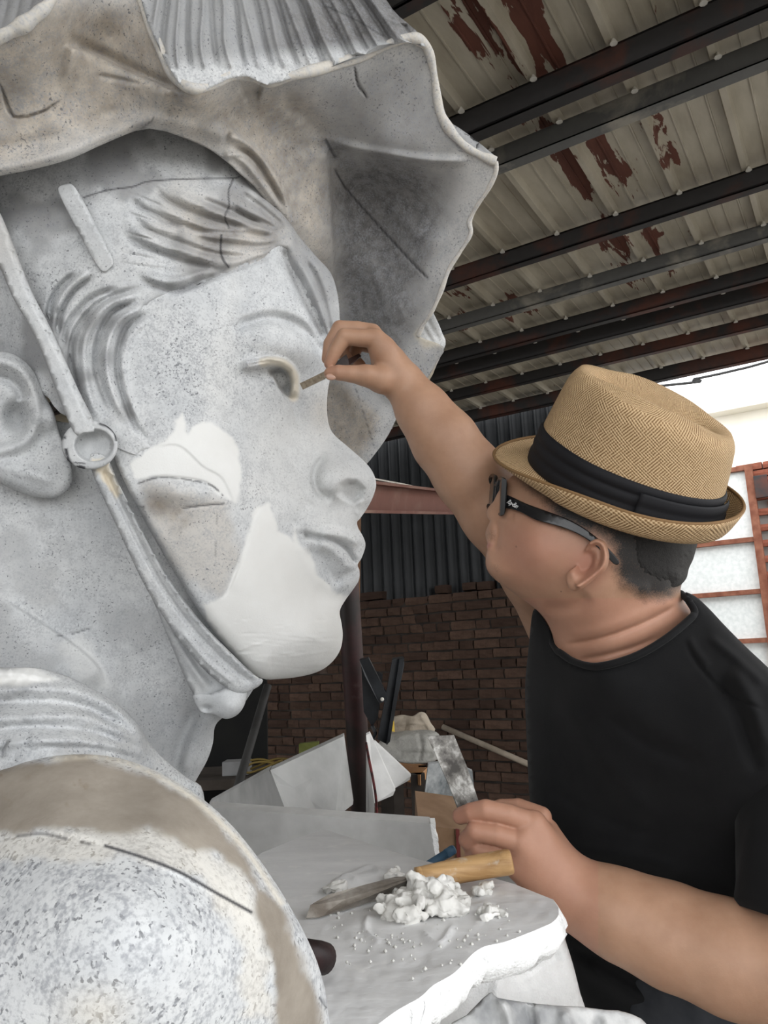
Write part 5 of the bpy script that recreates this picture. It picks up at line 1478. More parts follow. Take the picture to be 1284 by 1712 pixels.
def grid_obj(name, fn, ss, nth, mat, parent, uvs=None, closed=True, thick=0.0025, th0=0.0, th1=2 * math.pi):
    V = []; Fc = []; UV = []
    m_ = nth if closed else nth + 1
    for s in ss:
        for k in range(m_):
            th = th0 + (th1 - th0) * k / nth
            V.append(fn(th, s))
    for i in range(len(ss) - 1):
        for k in range(nth):
            k2 = (k + 1) % m_ if closed else k + 1
            Fc.append((i * m_ + k, i * m_ + k2, (i + 1) * m_ + k2, (i + 1) * m_ + k))
            UV += [(k / nth, ss[i]), ((k + 1) / nth, ss[i]), ((k + 1) / nth, ss[i + 1]), (k / nth, ss[i + 1])]
    o = mesh_obj(name, V, Fc, mat, parent, True)
    u = o.data.uv_layers.new(name='UVMap')
    u.data.foreach_set('uv', np.array([(a * 0.7, b * (uvs or 0.12)) for a, b in UV], np.float32).ravel())
    if thick:
        md = o.modifiers.new('t', 'SOLIDIFY'); md.thickness = thick; md.offset = 1
    return o
ss = list(np.linspace(0, 1, 22)) + list(1 + np.linspace(0.04, 0.995, 26))
CROWN = grid_obj('crown', crown_pt, ss, 96, M_STRAW, FED)
def brim_pt(th, s):
    c, n_ = math.cos(th), math.sin(th)
    front = max(0.0, c); back = max(0.0, -c); side = abs(n_)
    wo = 0.046 * front ** 2 + 0.032 * side ** 2 + 0.023 * back ** 2
    lift = -0.006 * front ** 3 + 0.040 * side ** 2 + 0.052 * back ** 2
    drop = 0.016 * (side ** 2 + back ** 2) + 0.004
    k = 1 + 0.0
    r = wo * (s ** 0.75 if c < 0.5 else s)
    z = -drop * 4 * s * (1 - 0.62 * s) * 0.8 + lift * s ** 1.7
    nx, ny = c / A0, n_ / B0; l = math.hypot(nx, ny); nx /= l; ny /= l
    return A0 * c + nx * r, B0 * n_ + ny * r, z
BRIM = grid_obj('brim', brim_pt, list(np.linspace(0, 1, 14)), 96, M_STRAW, FED, 0.06)
V, Fc = tube(catmull([brim_pt(t, 1.0) for t in np.linspace(0, 2 * math.pi, 49)[:-1]], 2, True), 0.0022, 6, caps=False)
n = len(V) // 6; Fc += [((n - 1) * 6 + k, (n - 1) * 6 + (k + 1) % 6, (k + 1) % 6, k) for k in range(6)]
mesh_obj('brim_edge', V, Fc, M_STRAW, BRIM, True)
# stitched ridge round the crown top
ridge = [crown_pt(t, 1.10) for t in np.linspace(0, 2 * math.pi, 61)[:-1]]
V, Fc = tube(catmull(ridge, 2, True), 0.0019, 6, caps=False)
n = len(V) // 6; Fc += [((n - 1) * 6 + k, (n - 1) * 6 + (k + 1) % 6, (k + 1) % 6, k) for k in range(6)]
mesh_obj('crown_seam', V, Fc, M_STRAW, CROWN, True)
# pleated black ribbon
M_RIBBON = NT('black_ribbon', 0.7, 0.25)
rc = M_RIBBON.co('Object')
M_RIBBON.color((0.010, 0.010, 0.012)).bump(M_RIBBON.noise(rc, 600, 2), 0.2, 0.0008)
M_RIBBON = M_RIBBON.m
def band_pt(th, s):
    x, y, z = crown_pt(th, 0.0 + 0.37 * s)
    fold = 0.0022 + 0.0028 * abs(math.sin(s * math.pi * 3 + 0.3 * math.sin(th * 2))) * (0.4 + 0.6 * s)
    l = math.hypot(x, y)
    return x + x / l * fold, y + y / l * fold, z
RIB_ = grid_obj('ribbon', band_pt, list(np.linspace(-0.02, 1, 22)), 96, M_RIBBON, FED, thick=0.001)
def bow_pt(th, s):
    x, y, z = crown_pt(th, 0.03 + 0.27 * s)
    fold = 0.0075 + 0.0015 * abs(math.sin(s * math.pi * 2))
    l = math.hypot(x, y)
    return x + x / l * fold, y + y / l * fold, z
sgn = 1
grid_obj('ribbon_fold', bow_pt, list(np.linspace(0, 1, 12)), 30, M_RIBBON, RIB_, closed=False, thick=0.001, th0=math.pi * 0.56, th1=math.pi * 0.98)

# ---------------------------------------------------------------- glasses
M_FRAME = simple_mat('glossy_black_frame', (0.008, 0.008, 0.009), (0.014, 0.014, 0.015), 20, 0.25, 0.5, 0)
M_LENS = NT('clear_lens', 0.05, 0.5); M_LENS.color((0.25, 0.27, 0.28)); M_LENS.b.inputs['Transmission Weight'].default_value = 0.9; M_LENS = M_LENS.m
GL = empty('eyeglasses', tuple(P(900, 860, 0.92)))
tag(GL, 'black framed eyeglasses worn by the man under the hat brim', 'glasses')
g_f = lambda X, Y: MHEAD(np.clip(X, 845, 2000), Y) - 0.0085 - 0.004 * np.clip((X - 950) / 60, 0, 1)
o = relief('temple_arm', [(837, 826, 1.5), (850, 828, 1.5), (880, 842, 1.5), (910, 853, 1.5), (945, 866, 1.5), (975, 882, 1.5), (1003, 903, 1.5), (1024, 924, 1.5), (1035, 938, 1.5), (1033, 944, 1.5), (1025, 942, 1.5), (1010, 926, 1.5), (990, 908, 1.5), (966, 893, 1.5), (940, 882, 1.5),
           (912, 874, 1.5), (893, 868, 1.5), (870, 856, 1.5), (850, 850, 1.5), (838, 848, 1.5)], g_f, M_FRAME, None, 2.0, 0.006, (), 3, 8); keep(o, GL); ARM = o
# front: two rimmed lenses
def rim_loop(a, b, c, d):
    q = []
    for t in np.linspace(0, 2 * math.pi, 28, endpoint=False):
        u = 0.5 + 0.5 * np.sign(math.cos(t)) * abs(math.cos(t)) ** 0.55; v = 0.5 + 0.5 * np.sign(math.sin(t)) * abs(math.sin(t)) ** 0.55
        q.append((1 - v) * ((1 - u) * a + u * b) + v * ((1 - u) * d + u * c))
    return np.array(q)
def lens(a, b, c, d):
    q = rim_loop(a, b, c, d)
    V, Fc = tube(np.vstack([q, q[:1]]), np.full((29, 2), (0.0034, 0.0028)), 8, caps=False)
    o = mesh_obj('lens_rim', V, Fc, M_FRAME, None, True); keep(o, GL)
    nrm = np.cross(b - a, d - a); nrm /= np.linalg.norm(nrm)
    V, Fc = slab(q - nrm * 0.0008, nrm, 0.0016)
    l = mesh_obj('lens', V, Fc, M_LENS, None); keep(l, GL)
n1, n2 = P(845, 803, 0.958), P(841, 861, 0.964)
f1, f2 = P(834, 799, 1.005), P(829, 858, 1.010)
lens(n1, f1, f2, n2)
dv = (f1 - n1); dv2 = dv / np.linalg.norm(dv)
lens(f1 + dv2 * 0.016, f1 + dv2 * 0.016 + dv, f2 + dv2 * 0.016 + dv, f2 + dv2 * 0.016)
V, Fc = tube([f1 * 0.75 + f2 * 0.25, f1 * 0.8 + f2 * 0.2 + dv2 * 0.008, f1 * 0.75 + f2 * 0.25 + dv2 * 0.016], 0.003, 8)
keep(mesh_obj('bridge', V, Fc, M_FRAME, None, True), GL)
q = [P(839, 799, 0.958), P(847, 802, 0.956), P(847, 836, 0.956), P(843, 860, 0.958), P(836, 862, 0.960)]
V, Fc = slab(q, FWD, 0.008); keep(mesh_obj('end_piece', V, Fc, M_FRAME, None), GL)
# white script on the temple
M_WHITE = simple_mat('white_print', (0.75, 0.75, 0.74), (0.8, 0.8, 0.8), 20, 0.5, 0.3, 0)
cu = bpy.data.curves.new('logo_text', 'FONT'); cu.body = 'Ray-Ban'; cu.size = 1.0; cu.shear = 0.35; cu.align_x = 'CENTER'; cu.align_y = 'CENTER'; cu.space_character = 0.85
tmp = bpy.data.objects.new('logo_tmp', cu); COL.objects.link(tmp)
dg = bpy.context.evaluated_depsgraph_get(); dg.update()
tme = bpy.data.meshes.new_from_object(tmp.evaluated_get(dg)); bpy.data.objects.remove(tmp)
lg = bpy.data.objects.new('temple_logo', tme); COL.objects.link(lg); tme.materials.clear(); tme.materials.append(M_WHITE)
a_ = P(849, 838, 1.0); zc = float(g_f(np.array([857.0]), np.array([842.5]))[0]) - 0.0022
pa, pb, pc = P(849, 838, float(g_f(np.array([849.]), np.array([838.]))[0]) - 0.0022), P(865, 847, float(g_f(np.array([865.]), np.array([847.]))[0]) - 0.0022), P(857, 842.5, zc)
tx = (pb - pa); L_ = np.linalg.norm(tx); tx /= L_
tn = -FWD - (-FWD @ tx) * tx; tn /= np.linalg.norm(tn); ty = np.cross(tn, tx)
xs = [v.co.x for v in tme.vertices]; wtxt = max(xs) - min(xs); k = L_ / wtxt * 1.05
lg.matrix_world = Matrix(((tx[0] * k, ty[0] * k * 1.25, tn[0] * k, pc[0]), (tx[1] * k, ty[1] * k * 1.25, tn[1] * k, pc[1]), (tx[2] * k, ty[2] * k * 1.25, tn[2] * k, pc[2]), (0, 0, 0, 1)))
keep(lg, ARM); tag(lg, 'small white script logo on the temple arm')
# ================================================================ work table, tools and clutter
M_FOAM = simple_mat('white_foam_board', (0.54, 0.535, 0.52), (0.66, 0.655, 0.64), 14, 0.8, 0.25, 0.25, 0.0015)
M_FOAMRAW = simple_mat('raw_white_foam', (0.84, 0.84, 0.83), (0.90, 0.90, 0.89), 60, 0.9, 0.2, 0.6, 0.003)
M_FOAMGREY = simple_mat('dimmed_foam_board', (0.36, 0.36, 0.35), (0.47, 0.47, 0.46), 9, 0.8, 0.25, 0.3, 0.0015)  # white foam toned darker, the dim put into its colour
M_CLAY = simple_mat('fresh_plaster', (0.60, 0.59, 0.555), (0.72, 0.71, 0.68), 30, 0.8, 0.35, 0.3, 0.002)

def palette_mat():
    m = NT('smeared_palette_board', 0.6, 0.35)
    co = m.co('Object')
    a = m.noise(m.mapping(co, (1, 3, 1), (0, 0, 0.5)), 9, 5, 0.6)
    b = m.noise(co, 40, 4, 0.6)
    c = m.ramp(a, [(0.3, (0.62, 0.62, 0.62)), (0.7, (0.75, 0.75, 0.745))])
    c = m.mix(m.ramp(b, [(0.58, 0.0), (0.7, 0.5)]), c, (0.82, 0.815, 0.79))
    m.color(c).bump(m.math('ADD', a, m.math('MULTIPLY', b, 0.5)), 0.5, 0.004)
    return m.m
M_PALETTE = palette_mat()
TZ = 1.265
def on_plane(px, py, z=TZ):
    r = ray(px, py); return EYE + r * (z - EYE[2]) / r[2]
def depth_on(px, py, z=TZ):
    return (z - EYE[2]) / ray(px, py)[2]
# palette board: flat top with smears, crumbled front edge
rp = random.Random(9)
ol = [(380, 1470), (437, 1426), (488, 1405), (540, 1386), (610, 1408), (700, 1437), (790, 1458), (860, 1478), (905, 1496), (925, 1504)]
front = [(934, 1518), (933, 1531), (922, 1543), (902, 1552), (880, 1562), (845, 1573), (815, 1582), (786, 1598), (760, 1625), (728, 1648), (700, 1668), (664, 1690), (630, 1718), (590, 1745)]
ol2 = ol + catmull([(a + (rp.uniform(-4, 4) if a < 895 else 0), b + (rp.uniform(-3, 3) if a < 895 else 0)) for a, b in front], 4).tolist() + [(520, 1790), (400, 1700)]
O_ = np.array(ol2)
smear = [stroke([(540, 1500), (600, 1470), (680, 1462)], 9, 0.004), stroke([(560, 1480), (620, 1450), (640, 1470)], 4, 0.003), stroke([(620, 1530), (612, 1560), (640, 1580)], 4, 0.003), stroke([(560, 1560), (640, 1540), (760, 1570)], 16, 0.003),
         stroke([(700, 1560), (735, 1580), (760, 1545)], 4, 0.003), stroke([(560, 1600), (660, 1620), (740, 1590)], 20, -0.002), stroke([(730, 1500), (780, 1520), (830, 1510)], 7, 0.003), stroke([(545, 1490), (575, 1470), (605, 1480)], 3, 0.003)]
g = []
y = 1388
while y < 1790:
    g.append(np.stack([np.arange(380, 936, 5.0), np.full(112, y)], 1)); y += 4
g = np.vstack(g); g = g[inside(g[:, 0], g[:, 1], O_)]
dd, _, _ = poly_dist(g[:, 0], g[:, 1], O_, True); g = g[dd > 3]
allp = np.vstack([O_, g]); r = delaunay_2d_cdt([Vector(p) for p in allp.tolist()], [], [list(range(len(O_)))], 1, 1e-4)
PV = np.array([(v[0], v[1]) for v in r[0]]); PF = [tuple(f) for f in r[2]]
hz = -sum(f(PV[:, 0], PV[:, 1]) for f in smear) + 0.0016 * (vnoise(PV[:, 0], PV[:, 1], 18, 5) - 0.5)
hz = hz * sstep(poly_dist(PV[:, 0], PV[:, 1], O_, True)[0] / 10.0)
T3 = np.array([on_plane(a, b) for a, b in PV]); T3[:, 2] += hz
def up_faces(V, Fc):
    out = []
    for f in Fc:
        a, b, c = V[f[0]], V[f[1]], V[f[2]]
        nz = (b[0] - a[0]) * (c[1] - a[1]) - (b[1] - a[1]) * (c[0] - a[0])
        out.append(f if nz > 0 else f[::-1])
    return out
PAL = empty('palette_board', tuple(on_plane(700, 1560)))
tag(PAL, 'white foam board smeared with plaster, used as a palette in front of the man', 'board')
o = mesh_obj('board_face', T3, up_faces(T3, PF), M_PALETTE, None, True); keep(o, PAL)
rimw = np.array([on_plane(a, b) for a, b in ol2]); n = len(rimw); rows = [rimw]
cen = rimw.mean(0)
for k, (dz, inn) in enumerate(((0.006, -0.003), (0.015, -0.008), (0.024, 0.001), (0.030, 0.010))):
    q = rimw.copy(); q[:, 2] -= dz
    d_ = (cen - q); d_[:, 2] = 0; d_ /= np.linalg.norm(d_, axis=1)[:, None]
    q += d_ * (inn + np.array([rp.uniform(-.004, .004) for _ in range(n)])[:, None]); q[:, 2] += np.array([rp.uniform(-.003, .003) for _ in range(n)])
    rows.append(q)
V = np.vstack(rows); Fc = []
for i in range(len(rows) - 1):
    for k in range(n):
        k2 = (k + 1) % n; Fc.append((i * n + k, i * n + k2, (i + 1) * n + k2, (i + 1) * n + k))
Fc.append(tuple((len(rows) - 1) * n + k for k in range(n)))
o = mesh_obj('broken_edge', V, Fc, M_FOAMRAW, None, True); keep(o, PAL)
o['label'] = 'crumbled raw white foam edge'

# stand under the palette, mostly below the picture: white foam block and draped sheet
bf = field_of([(940, 1545, 0.86), (960, 1620, 0.85), (980, 1700, 0.84), (820, 1590, 0.82), (760, 1640, 0.79), (700, 1700, 0.76), (850, 1680, 0.81), (980, 1850, 0.82), (700, 1850, 0.76)],
              [stroke([(840, 1600), (835, 1650), (820, 1720)], 16, 0.012), stroke([(860, 1640), (900, 1620), (940, 1590)], 14, -0.008), bump(850, 1640, 16, 20, -0.008)])
o = relief('foam_block', [(936, 1535, 6), (945, 1570, 10), (958, 1612, 12), (970, 1660, 12), (982, 1712, 12), (990, 1900, 0), (640, 1900, 0), (650, 1720, 4), (700, 1675, 4), (760, 1632, 4), (800, 1600, 4), (870, 1568, 4)], bf, M_FOAMRAW, None, 5, 0.25, (), 3)
tag(o, 'rough white foam block standing under the palette board', 'block')
cf = field_of([(760, 1720, 0.69), (825, 1668, 0.715), (960, 1690, 0.73), (1080, 1720, 0.74), (900, 1800, 0.68), (1000, 1800, 0.70)],
              [stroke([(830, 1660), (850, 1700), (860, 1780)], 10, 0.010), stroke([(880, 1670), (890, 1720), (880, 1790)], 9, -0.010), stroke([(940, 1680), (950, 1730), (940, 1790)], 12, 0.009), stroke([(1000, 1690), (1000, 1760), (980, 1800)], 9, -0.008)])
o = relief('crumpled_sheet', [(745, 1730, 4), (780, 1697, 4), (818, 1660, 6), (832, 1668, 8), (880, 1676, 8), (930, 1681, 8), (968, 1683, 8), (1010, 1688, 8), (1045, 1692, 8), (1085, 1716, 8), (1120, 1800, 4), (1120, 1890, 0), (720, 1890, 0)], cf, simple_mat('grimy_white_sheet', (0.24, 0.245, 0.25), (0.62, 0.62, 0.61), 22, 0.7, 0.3, 0.5, 0.003), None, 4, 0.03, (), 3)
tag(o, 'crumpled grey white sheet draped at the foot of the picture below the palette', 'sheet')

# ---------------------------------------------------------------- plaster heap and dabs
def blob(name, seeds, h, kk=0.004):
    q = np.array([s[:3] for s in seeds]); R = max(s[3] for s in seeds) + 0.02
    v = Vol(q.min(0) - R, q.max(0) + R, h)
    for (x, y_, z, r_, dx, dy, dz_) in seeds: v.cap((x, y_, z), (x + dx, y_ + dy, z + dz_), r_, r_ * 0.6, kk)
    V, Q = v.mesh()
    dsp = np.array([[mnoise.noise(Vector(p) * 140.0 + Vector((k * 31.0, 0, 0))) for k in range(3)] for p in V]); dsp2 = np.array([mnoise.noise(Vector(p) * 420.0) for p in V])
    V = V + dsp * 0.0028 + dsp2[:, None] * 0.0010
    return fast_mesh(name, V, Q, M_CLAY)
seeds = []
for k in range(95):
    t = rp.random(); px = 652 + 125 * t + rp.gauss(0, 5); py = 1532 - 20 * t + rp.gauss(0, 11)
    c = on_plane(px, py); hh = 0.026 * math.exp(-((px - 712) / 45) ** 2 - ((py - 1525) / 22) ** 2)
    seeds.append((c[0], c[1], c[2] + rp.uniform(0.2, 1.0) * hh + 0.002, rp.uniform(0.004, 0.0095), rp.uniform(-.014, .014), rp.uniform(-.010, .010), rp.uniform(-.003, .009)))
o = blob('plaster_heap', seeds, 0.0013, 0.0045)
tag(o, 'lumpy heap of fresh white plaster on the palette below the knife handle', 'plaster')
for cx_, cy_, nn, lab in ((668, 1472, 9, 'small plaster dab behind the wide knife blade'), (806, 1494, 8, 'small plaster dab right of the big heap on the palette'), (560, 1492, 12, 'smear of plaster piled on the tip of the wide knife'), (825, 1530, 8, 'flat plaster crumbs near the crumbled front edge of the palette')):
    sd = []; prev = on_plane(cx_, cy_) + np.array([0, 0, 0.003])
    for k in range(nn):
        c = on_plane(cx_ + rp.gauss(0, 11), cy_ + rp.gauss(0, 4)) + np.array([0, 0, rp.uniform(.001, .007)])
        dlt = c - prev; sd.append((prev[0], prev[1], prev[2], rp.uniform(.0028, .0048), dlt[0], dlt[1], dlt[2]))
        if rp.random() < .5: prev = c
    o = blob('plaster_dab', sd, 0.0012, 0.003); tag(o, lab, 'plaster', 'plaster dabs on the palette')
cr_V = []; cr_F = []
for k in range(160):
    px = rp.gauss(690, 85); py = rp.gauss(1555, 32)
    if not inside(np.array([px]), np.array([py]), O_)[0] or px < 545: continue
    c = on_plane(px, py); s = rp.uniform(.0006, .002)
    n0 = len(cr_V); cr_V += [tuple(c + np.array(d) * s + np.array([0, 0, .001])) for d in ((1, 0, 0), (-1, .3, 0), (0, 1.2, 0), (.2, -1, 0), (0, 0, 1.2), (0, 0, -1))]
    cr_F += [tuple(i + n0 for i in f) for f in ((0, 2, 4), (2, 1, 4), (1, 3, 4), (3, 0, 4), (2, 0, 5), (1, 2, 5), (3, 1, 5), (0, 3, 5))]
o = mesh_obj('plaster_crumbs', cr_V, cr_F, M_CLAY, None, True); tag(o, 'scattered plaster crumbs on the palette board', 'crumbs', kind='stuff')

# ---------------------------------------------------------------- wide knife with wooden handle lying on the palette
def wood_mat(name, a, b, sc=14):
    m = NT(name, 0.5, 0.35)
    co = m.co('Object')
    n1 = m.noise(m.mapping(co, (1, 6, 6)), sc, 5, 0.6, 0.6)
    c = m.ramp(n1, [(0.35, a), (0.65, b)])
    n2 = m.noise(co, 60, 4)
    c = m.mix(m.ramp(n2, [(0.60, 0.0), (0.70, 0.45)]), c, (0.55, 0.52, 0.46))
    m.color(c).bump(n1, 0.2, 0.001); return m.m
M_WOOD = wood_mat('worn_yellow_wood', (0.30, 0.165, 0.065), (0.52, 0.33, 0.155))
M_STEEL = NT('stained_steel', 0.45, 0.5); sc2 = M_STEEL.co('Object'); sn = M_STEEL.noise(sc2, 35, 5, 0.65)
M_STEEL.color(M_STEEL.ramp(sn, [(0.40, (0.045, 0.040, 0.035)), (0.52, (0.16, 0.15, 0.135)), (0.66, (0.52, 0.51, 0.48))])); M_STEEL.b.inputs['Metallic'].default_value = 0.35; M_STEEL.bump(sn, 0.4, 0.001); M_STEEL = M_STEEL.m
KN = empty('filling_knife', tuple(on_plane(700, 1475)))
tag(KN, 'wide filling knife with worn wooden handle lying across the palette board', 'knife')
hz0 = TZ + 0.013
hp = [on_plane(698, 1470, hz0 + .002), on_plane(712, 1467, hz0 + .003), on_plane(760, 1457, hz0 + .006), on_plane(815, 1447, hz0 + .010), on_plane(845, 1442, hz0 + .013), on_plane(856, 1440, hz0 + .014)]
hpc = catmull(hp, 5)
V, Fc = tube(hpc, np.interp(np.linspace(0, 1, len(hpc)), [0, .12, .4, .8, .95, 1], [0.0095, 0.0115, 0.0125, 0.0130, 0.0125, 0.0105]), 16)
o = mesh_obj('handle', V, Fc, M_WOOD, None, True); keep(o, KN); o['label'] = 'worn yellow wooden handle'
V, Fc = tube([hp[0] + (hp[0] - hp[1]) * 0.10, hp[0] + (hp[1] - hp[0]) * 0.55], 0.0118, 16)
keep(mesh_obj('ferrule', V, Fc, M_WOOD, None, True), KN)
bl = [on_plane(697, 1464, hz0 + .008), on_plane(698, 1478, hz0 - .004), on_plane(650, 1497, TZ + .004), on_plane(590, 1516, TZ + .003), on_plane(532, 1533, TZ + .003), on_plane(512, 1534, TZ + .003), on_plane(519, 1513, TZ + .012), on_plane(548, 1496, TZ + .016), on_plane(610, 1479, TZ + .018), on_plane(660, 1466, TZ + .015)]
nb_ = np.cross(bl[4] - bl[0], bl[7] - bl[0]); 
V, Fc = slab(bl, nb_, 0.0012); keep(mesh_obj('blade', V, Fc, simple_mat('plaster_stained_blade', (0.17, 0.145, 0.12), (0.40, 0.37, 0.33), 40, 0.5, 0.4, 0.3, 0.001), None), KN)

# dark roller end beside the shoulder
ra_ = P(532, 1600, 0.60); rb_ = P(546, 1604, 0.608)
M_MAROON = simple_mat('dark_maroon_plastic', (0.006, 0.005, 0.005), (0.022, 0.008, 0.008), 30, 0.5)
dr = (rb_ - ra_) / np.linalg.norm(rb_ - ra_)
RO = empty('roller_cap', tuple(ra_)); tag(RO, 'small dark maroon cap lying between the shoulder and the palette board', 'cap')
V, Fc = tube([ra_ - dr * 0.03, ra_, ra_ + dr * 0.008, ra_ + dr * 0.010], [0.009, 0.0115, 0.0115, 0.009], 20); keep(mesh_obj('cap_body', V, Fc, M_MAROON, None, True), RO)
V, Fc = tube([ra_ + dr * 0.009, ra_ + dr * 0.013], [0.005, 0.004], 14); keep(mesh_obj('cap_hub', V, Fc, M_CABLE, None, True), RO)

# ---------------------------------------------------------------- tool in the raised hand
TL = empty('modelling_tool', tuple(P(560, 612, 1.10))); tag(TL, 'flat stained wooden modelling stick held at the statue eye', 'tool')
M_STICK = wood_mat('clay_stained_stick', (0.20, 0.15, 0.10), (0.36, 0.30, 0.22), 30)
M_DARKWOOD = simple_mat('dark_brown_wood', (0.018, 0.010, 0.008), (0.04, 0.02, 0.016), 30, 0.45)
q = [P(501, 641, 1.178), P(540, 622, 1.125), P(557, 612, 1.108), P(559, 622, 1.108), P(541, 634, 1.125), P(506, 651, 1.178)]
V, Fc = slab(q, FWD, 0.004); keep(mesh_obj('stick_blade', V, Fc, M_STICK, None), TL)
q = [P(555, 612, 1.108), P(572, 597, 1.112), P(579, 592, 1.115), P(582, 600, 1.115), P(600, 591, 1.13), P(604, 595, 1.13), P(584, 611, 1.115), P(560, 622, 1.108)]
V, Fc = slab(q, FWD, 0.006); keep(mesh_obj('stick_handle', V, Fc, M_DARKWOOD, None), TL)

# ---------------------------------------------------------------- scraper plate in the lower hand
SP = empty('hand_scraper', tuple(P(790, 1350, 0.940))); tag(SP, 'dirty steel scraper held upright in the man\'s lower hand', 'scraper')
q = [P(714, 1231, 0.975), P(759, 1229, 0.985), P(782, 1285, 0.975), P(802, 1345, 0.960), P(800, 1372, 0.950), P(772, 1372, 0.945), P(764, 1345, 0.945), P(745, 1300, 0.955)]
V, Fc = slab(q, FWD, 0.0015); keep(mesh_obj('scraper_blade', V, Fc, M_STEEL, None), SP)
V, Fc = tube([P(790, 1362, 0.928), P(835, 1405, 0.926), P(868, 1432, 0.926)], 0.0105, 12); keep(mesh_obj('scraper_handle', V, Fc, M_DARKWOOD, None, True), SP)

# ---------------------------------------------------------------- white plank, box, blue pen behind the palette
TZB = None
BZ = 0.80
def px_slab(name, pts, th, mat, nrm=None):
    q = []
    for p in pts:
        if p[1] is None:      # down to the low bench top
            a = (p[0] - CX) / F_PX * p[2]; z0 = EYE[2] + a * RIGHT[2] + p[2] * FWD[2]
            b = (BZ - z0) / DOWN[2] / p[2] * F_PX; p = (p[0], CY + b, p[2])
        q.append(P(*p))
    q = [np.asarray(v) for v in q]; V, Fc = slab(q, FWD if nrm is None else nrm, th)
    return mesh_obj(name, V, Fc, mat)
TB = empty('trestle_table', (-0.1, 2.0, 0)); tag(TB, 'low dark trestle table behind the palette board carrying the foam plank', 'table')
bm = bmesh.new(); box_bm(bm, (0.05, 1.98, BZ - 0.021), (0.8, 1.04, 0.04)); keep(bm_obj('table_top', bm, M_MORTAR), TB)
for sx in (-1, 1):
    for sy in (-1, 1):
        bm = bmesh.new(); box_bm(bm, (0.05 + sx * 0.36, 1.98 + sy * 0.48, (BZ - .04) / 2), (0.06, 0.06, BZ - 0.04)); keep(bm_obj('leg', bm, M_MORTAR), TB)
PLK = empty('foam_plank', tuple(P(560, 1420, 1.4))); tag(PLK, 'long white foam plank standing on edge behind the palette board', 'plank')
o = px_slab('plank_face', [(350, 1350, 1.46), (720, 1377, 1.36), (728, 1438, 1.36), (745, TZB, 1.36), (350, TZB, 1.46)], 0.03, M_FOAM); keep(o, PLK)
q = []; 
for k in range(12): q.append((720 + 8 * k / 11 + rp.uniform(-1, 1), 1377 + 62 * k / 11, 1.358))
q += [(b + 7 + rp.uniform(0, 2), c, 1.362) for (b, c, d) in q[::-1]]
o = px_slab('plank_broken_end', q, 0.025, M_FOAMRAW); keep(o, PLK)
M_CARD = simple_mat('brown_cardboard', (0.17, 0.10, 0.055), (0.24, 0.15, 0.09), 12, 0.85)
M_RED = simple_mat('red_tape', (0.10, 0.018, 0.015), (0.14, 0.03, 0.025), 20, 0.5)
BX = empty('cardboard_box', tuple(P(755, 1440, 1.7))); tag(BX, 'brown cardboard box with a red stripe behind the lower hand', 'box')
keep(px_slab('carton', [(700, 1378, 1.66), (790, 1390, 1.70), (800, TZB, 1.70), (700, TZB, 1.66)], 0.2, M_CARD), BX)
keep(px_slab('red_stripe', [(762, 1386, 1.682), (768, 1387, 1.684), (778, 1600, 1.684), (770, 1600, 1.682)], 0.004, M_RED), BX)
M_BLUE = simple_mat('blue_plastic', (0.035, 0.085, 0.14), (0.06, 0.12, 0.19), 20, 0.4)
pa_, pb_ = P(712, 1449, 1.11), P(760, 1419, 1.13)
PEN = empty('blue_marker', tuple(pa_)); tag(PEN, 'blue marker pen lying against the far edge of the palette board', 'pen')
V, Fc = tube([pa_, pa_ * 0.3 + pb_ * 0.7], 0.0062, 12); keep(mesh_obj('barrel', V, Fc, M_BLUE, None, True), PEN)
V, Fc = tube([pa_ * 0.3 + pb_ * 0.7, pa_ * 0.06 + pb_ * 0.94, pb_], [0.0068, 0.0068, 0.0055], 12); keep(mesh_obj('cap', V, Fc, M_BLUE, None, True), PEN)

# ---------------------------------------------------------------- foam offcuts, pole, bracket
# each offcut ends on a low crate-like trestle below the plank
o = px_slab('foam_offcut', [(350, 1342, 2.75), (450, 1288, 2.07), (482, 1366, 1.99), (480, TZB, 1.99), (350, TZB, 2.6)], 0.04, M_FOAMGREY); tag(o, 'foam offcut toned grey for the dim, leaning at the far left below the neck of the statue', 'offcut', 'foam offcuts')
o = px_slab('foam_offcut', [(452, 1288, 2.04), (574, 1231, 2.30), (590, 1345, 2.25), (560, 1368, 2.12), (500, TZB, 2.0), (482, 1366, 1.97)], 0.035, M_FOAMGREY); tag(o, 'large pale foam offcut leaning against the left side of the pole', 'offcut', 'foam offcuts')
o = px_slab('foam_offcut', [(612, 1229, 2.12), (618, 1226, 2.14), (661, 1321, 2.05), (657, 1330, 2.03), (626, 1343, 2.0), (624, TZB, 2.0), (612, TZB, 2.0)], 0.02, M_FOAM); tag(o, 'narrow upright foam offcut just right of the pole', 'offcut', 'foam offcuts')
o = px_slab('foam_offcut', [(626, 1240, 2.3), (650, 1262, 2.3), (687, 1297, 2.28), (685, 1304, 2.26), (658, 1319, 2.22), (640, 1330, 2.2)], 0.02, M_FOAM); tag(o, 'pointed white foam offcut sticking out right of the pole', 'offcut', 'foam offcuts')
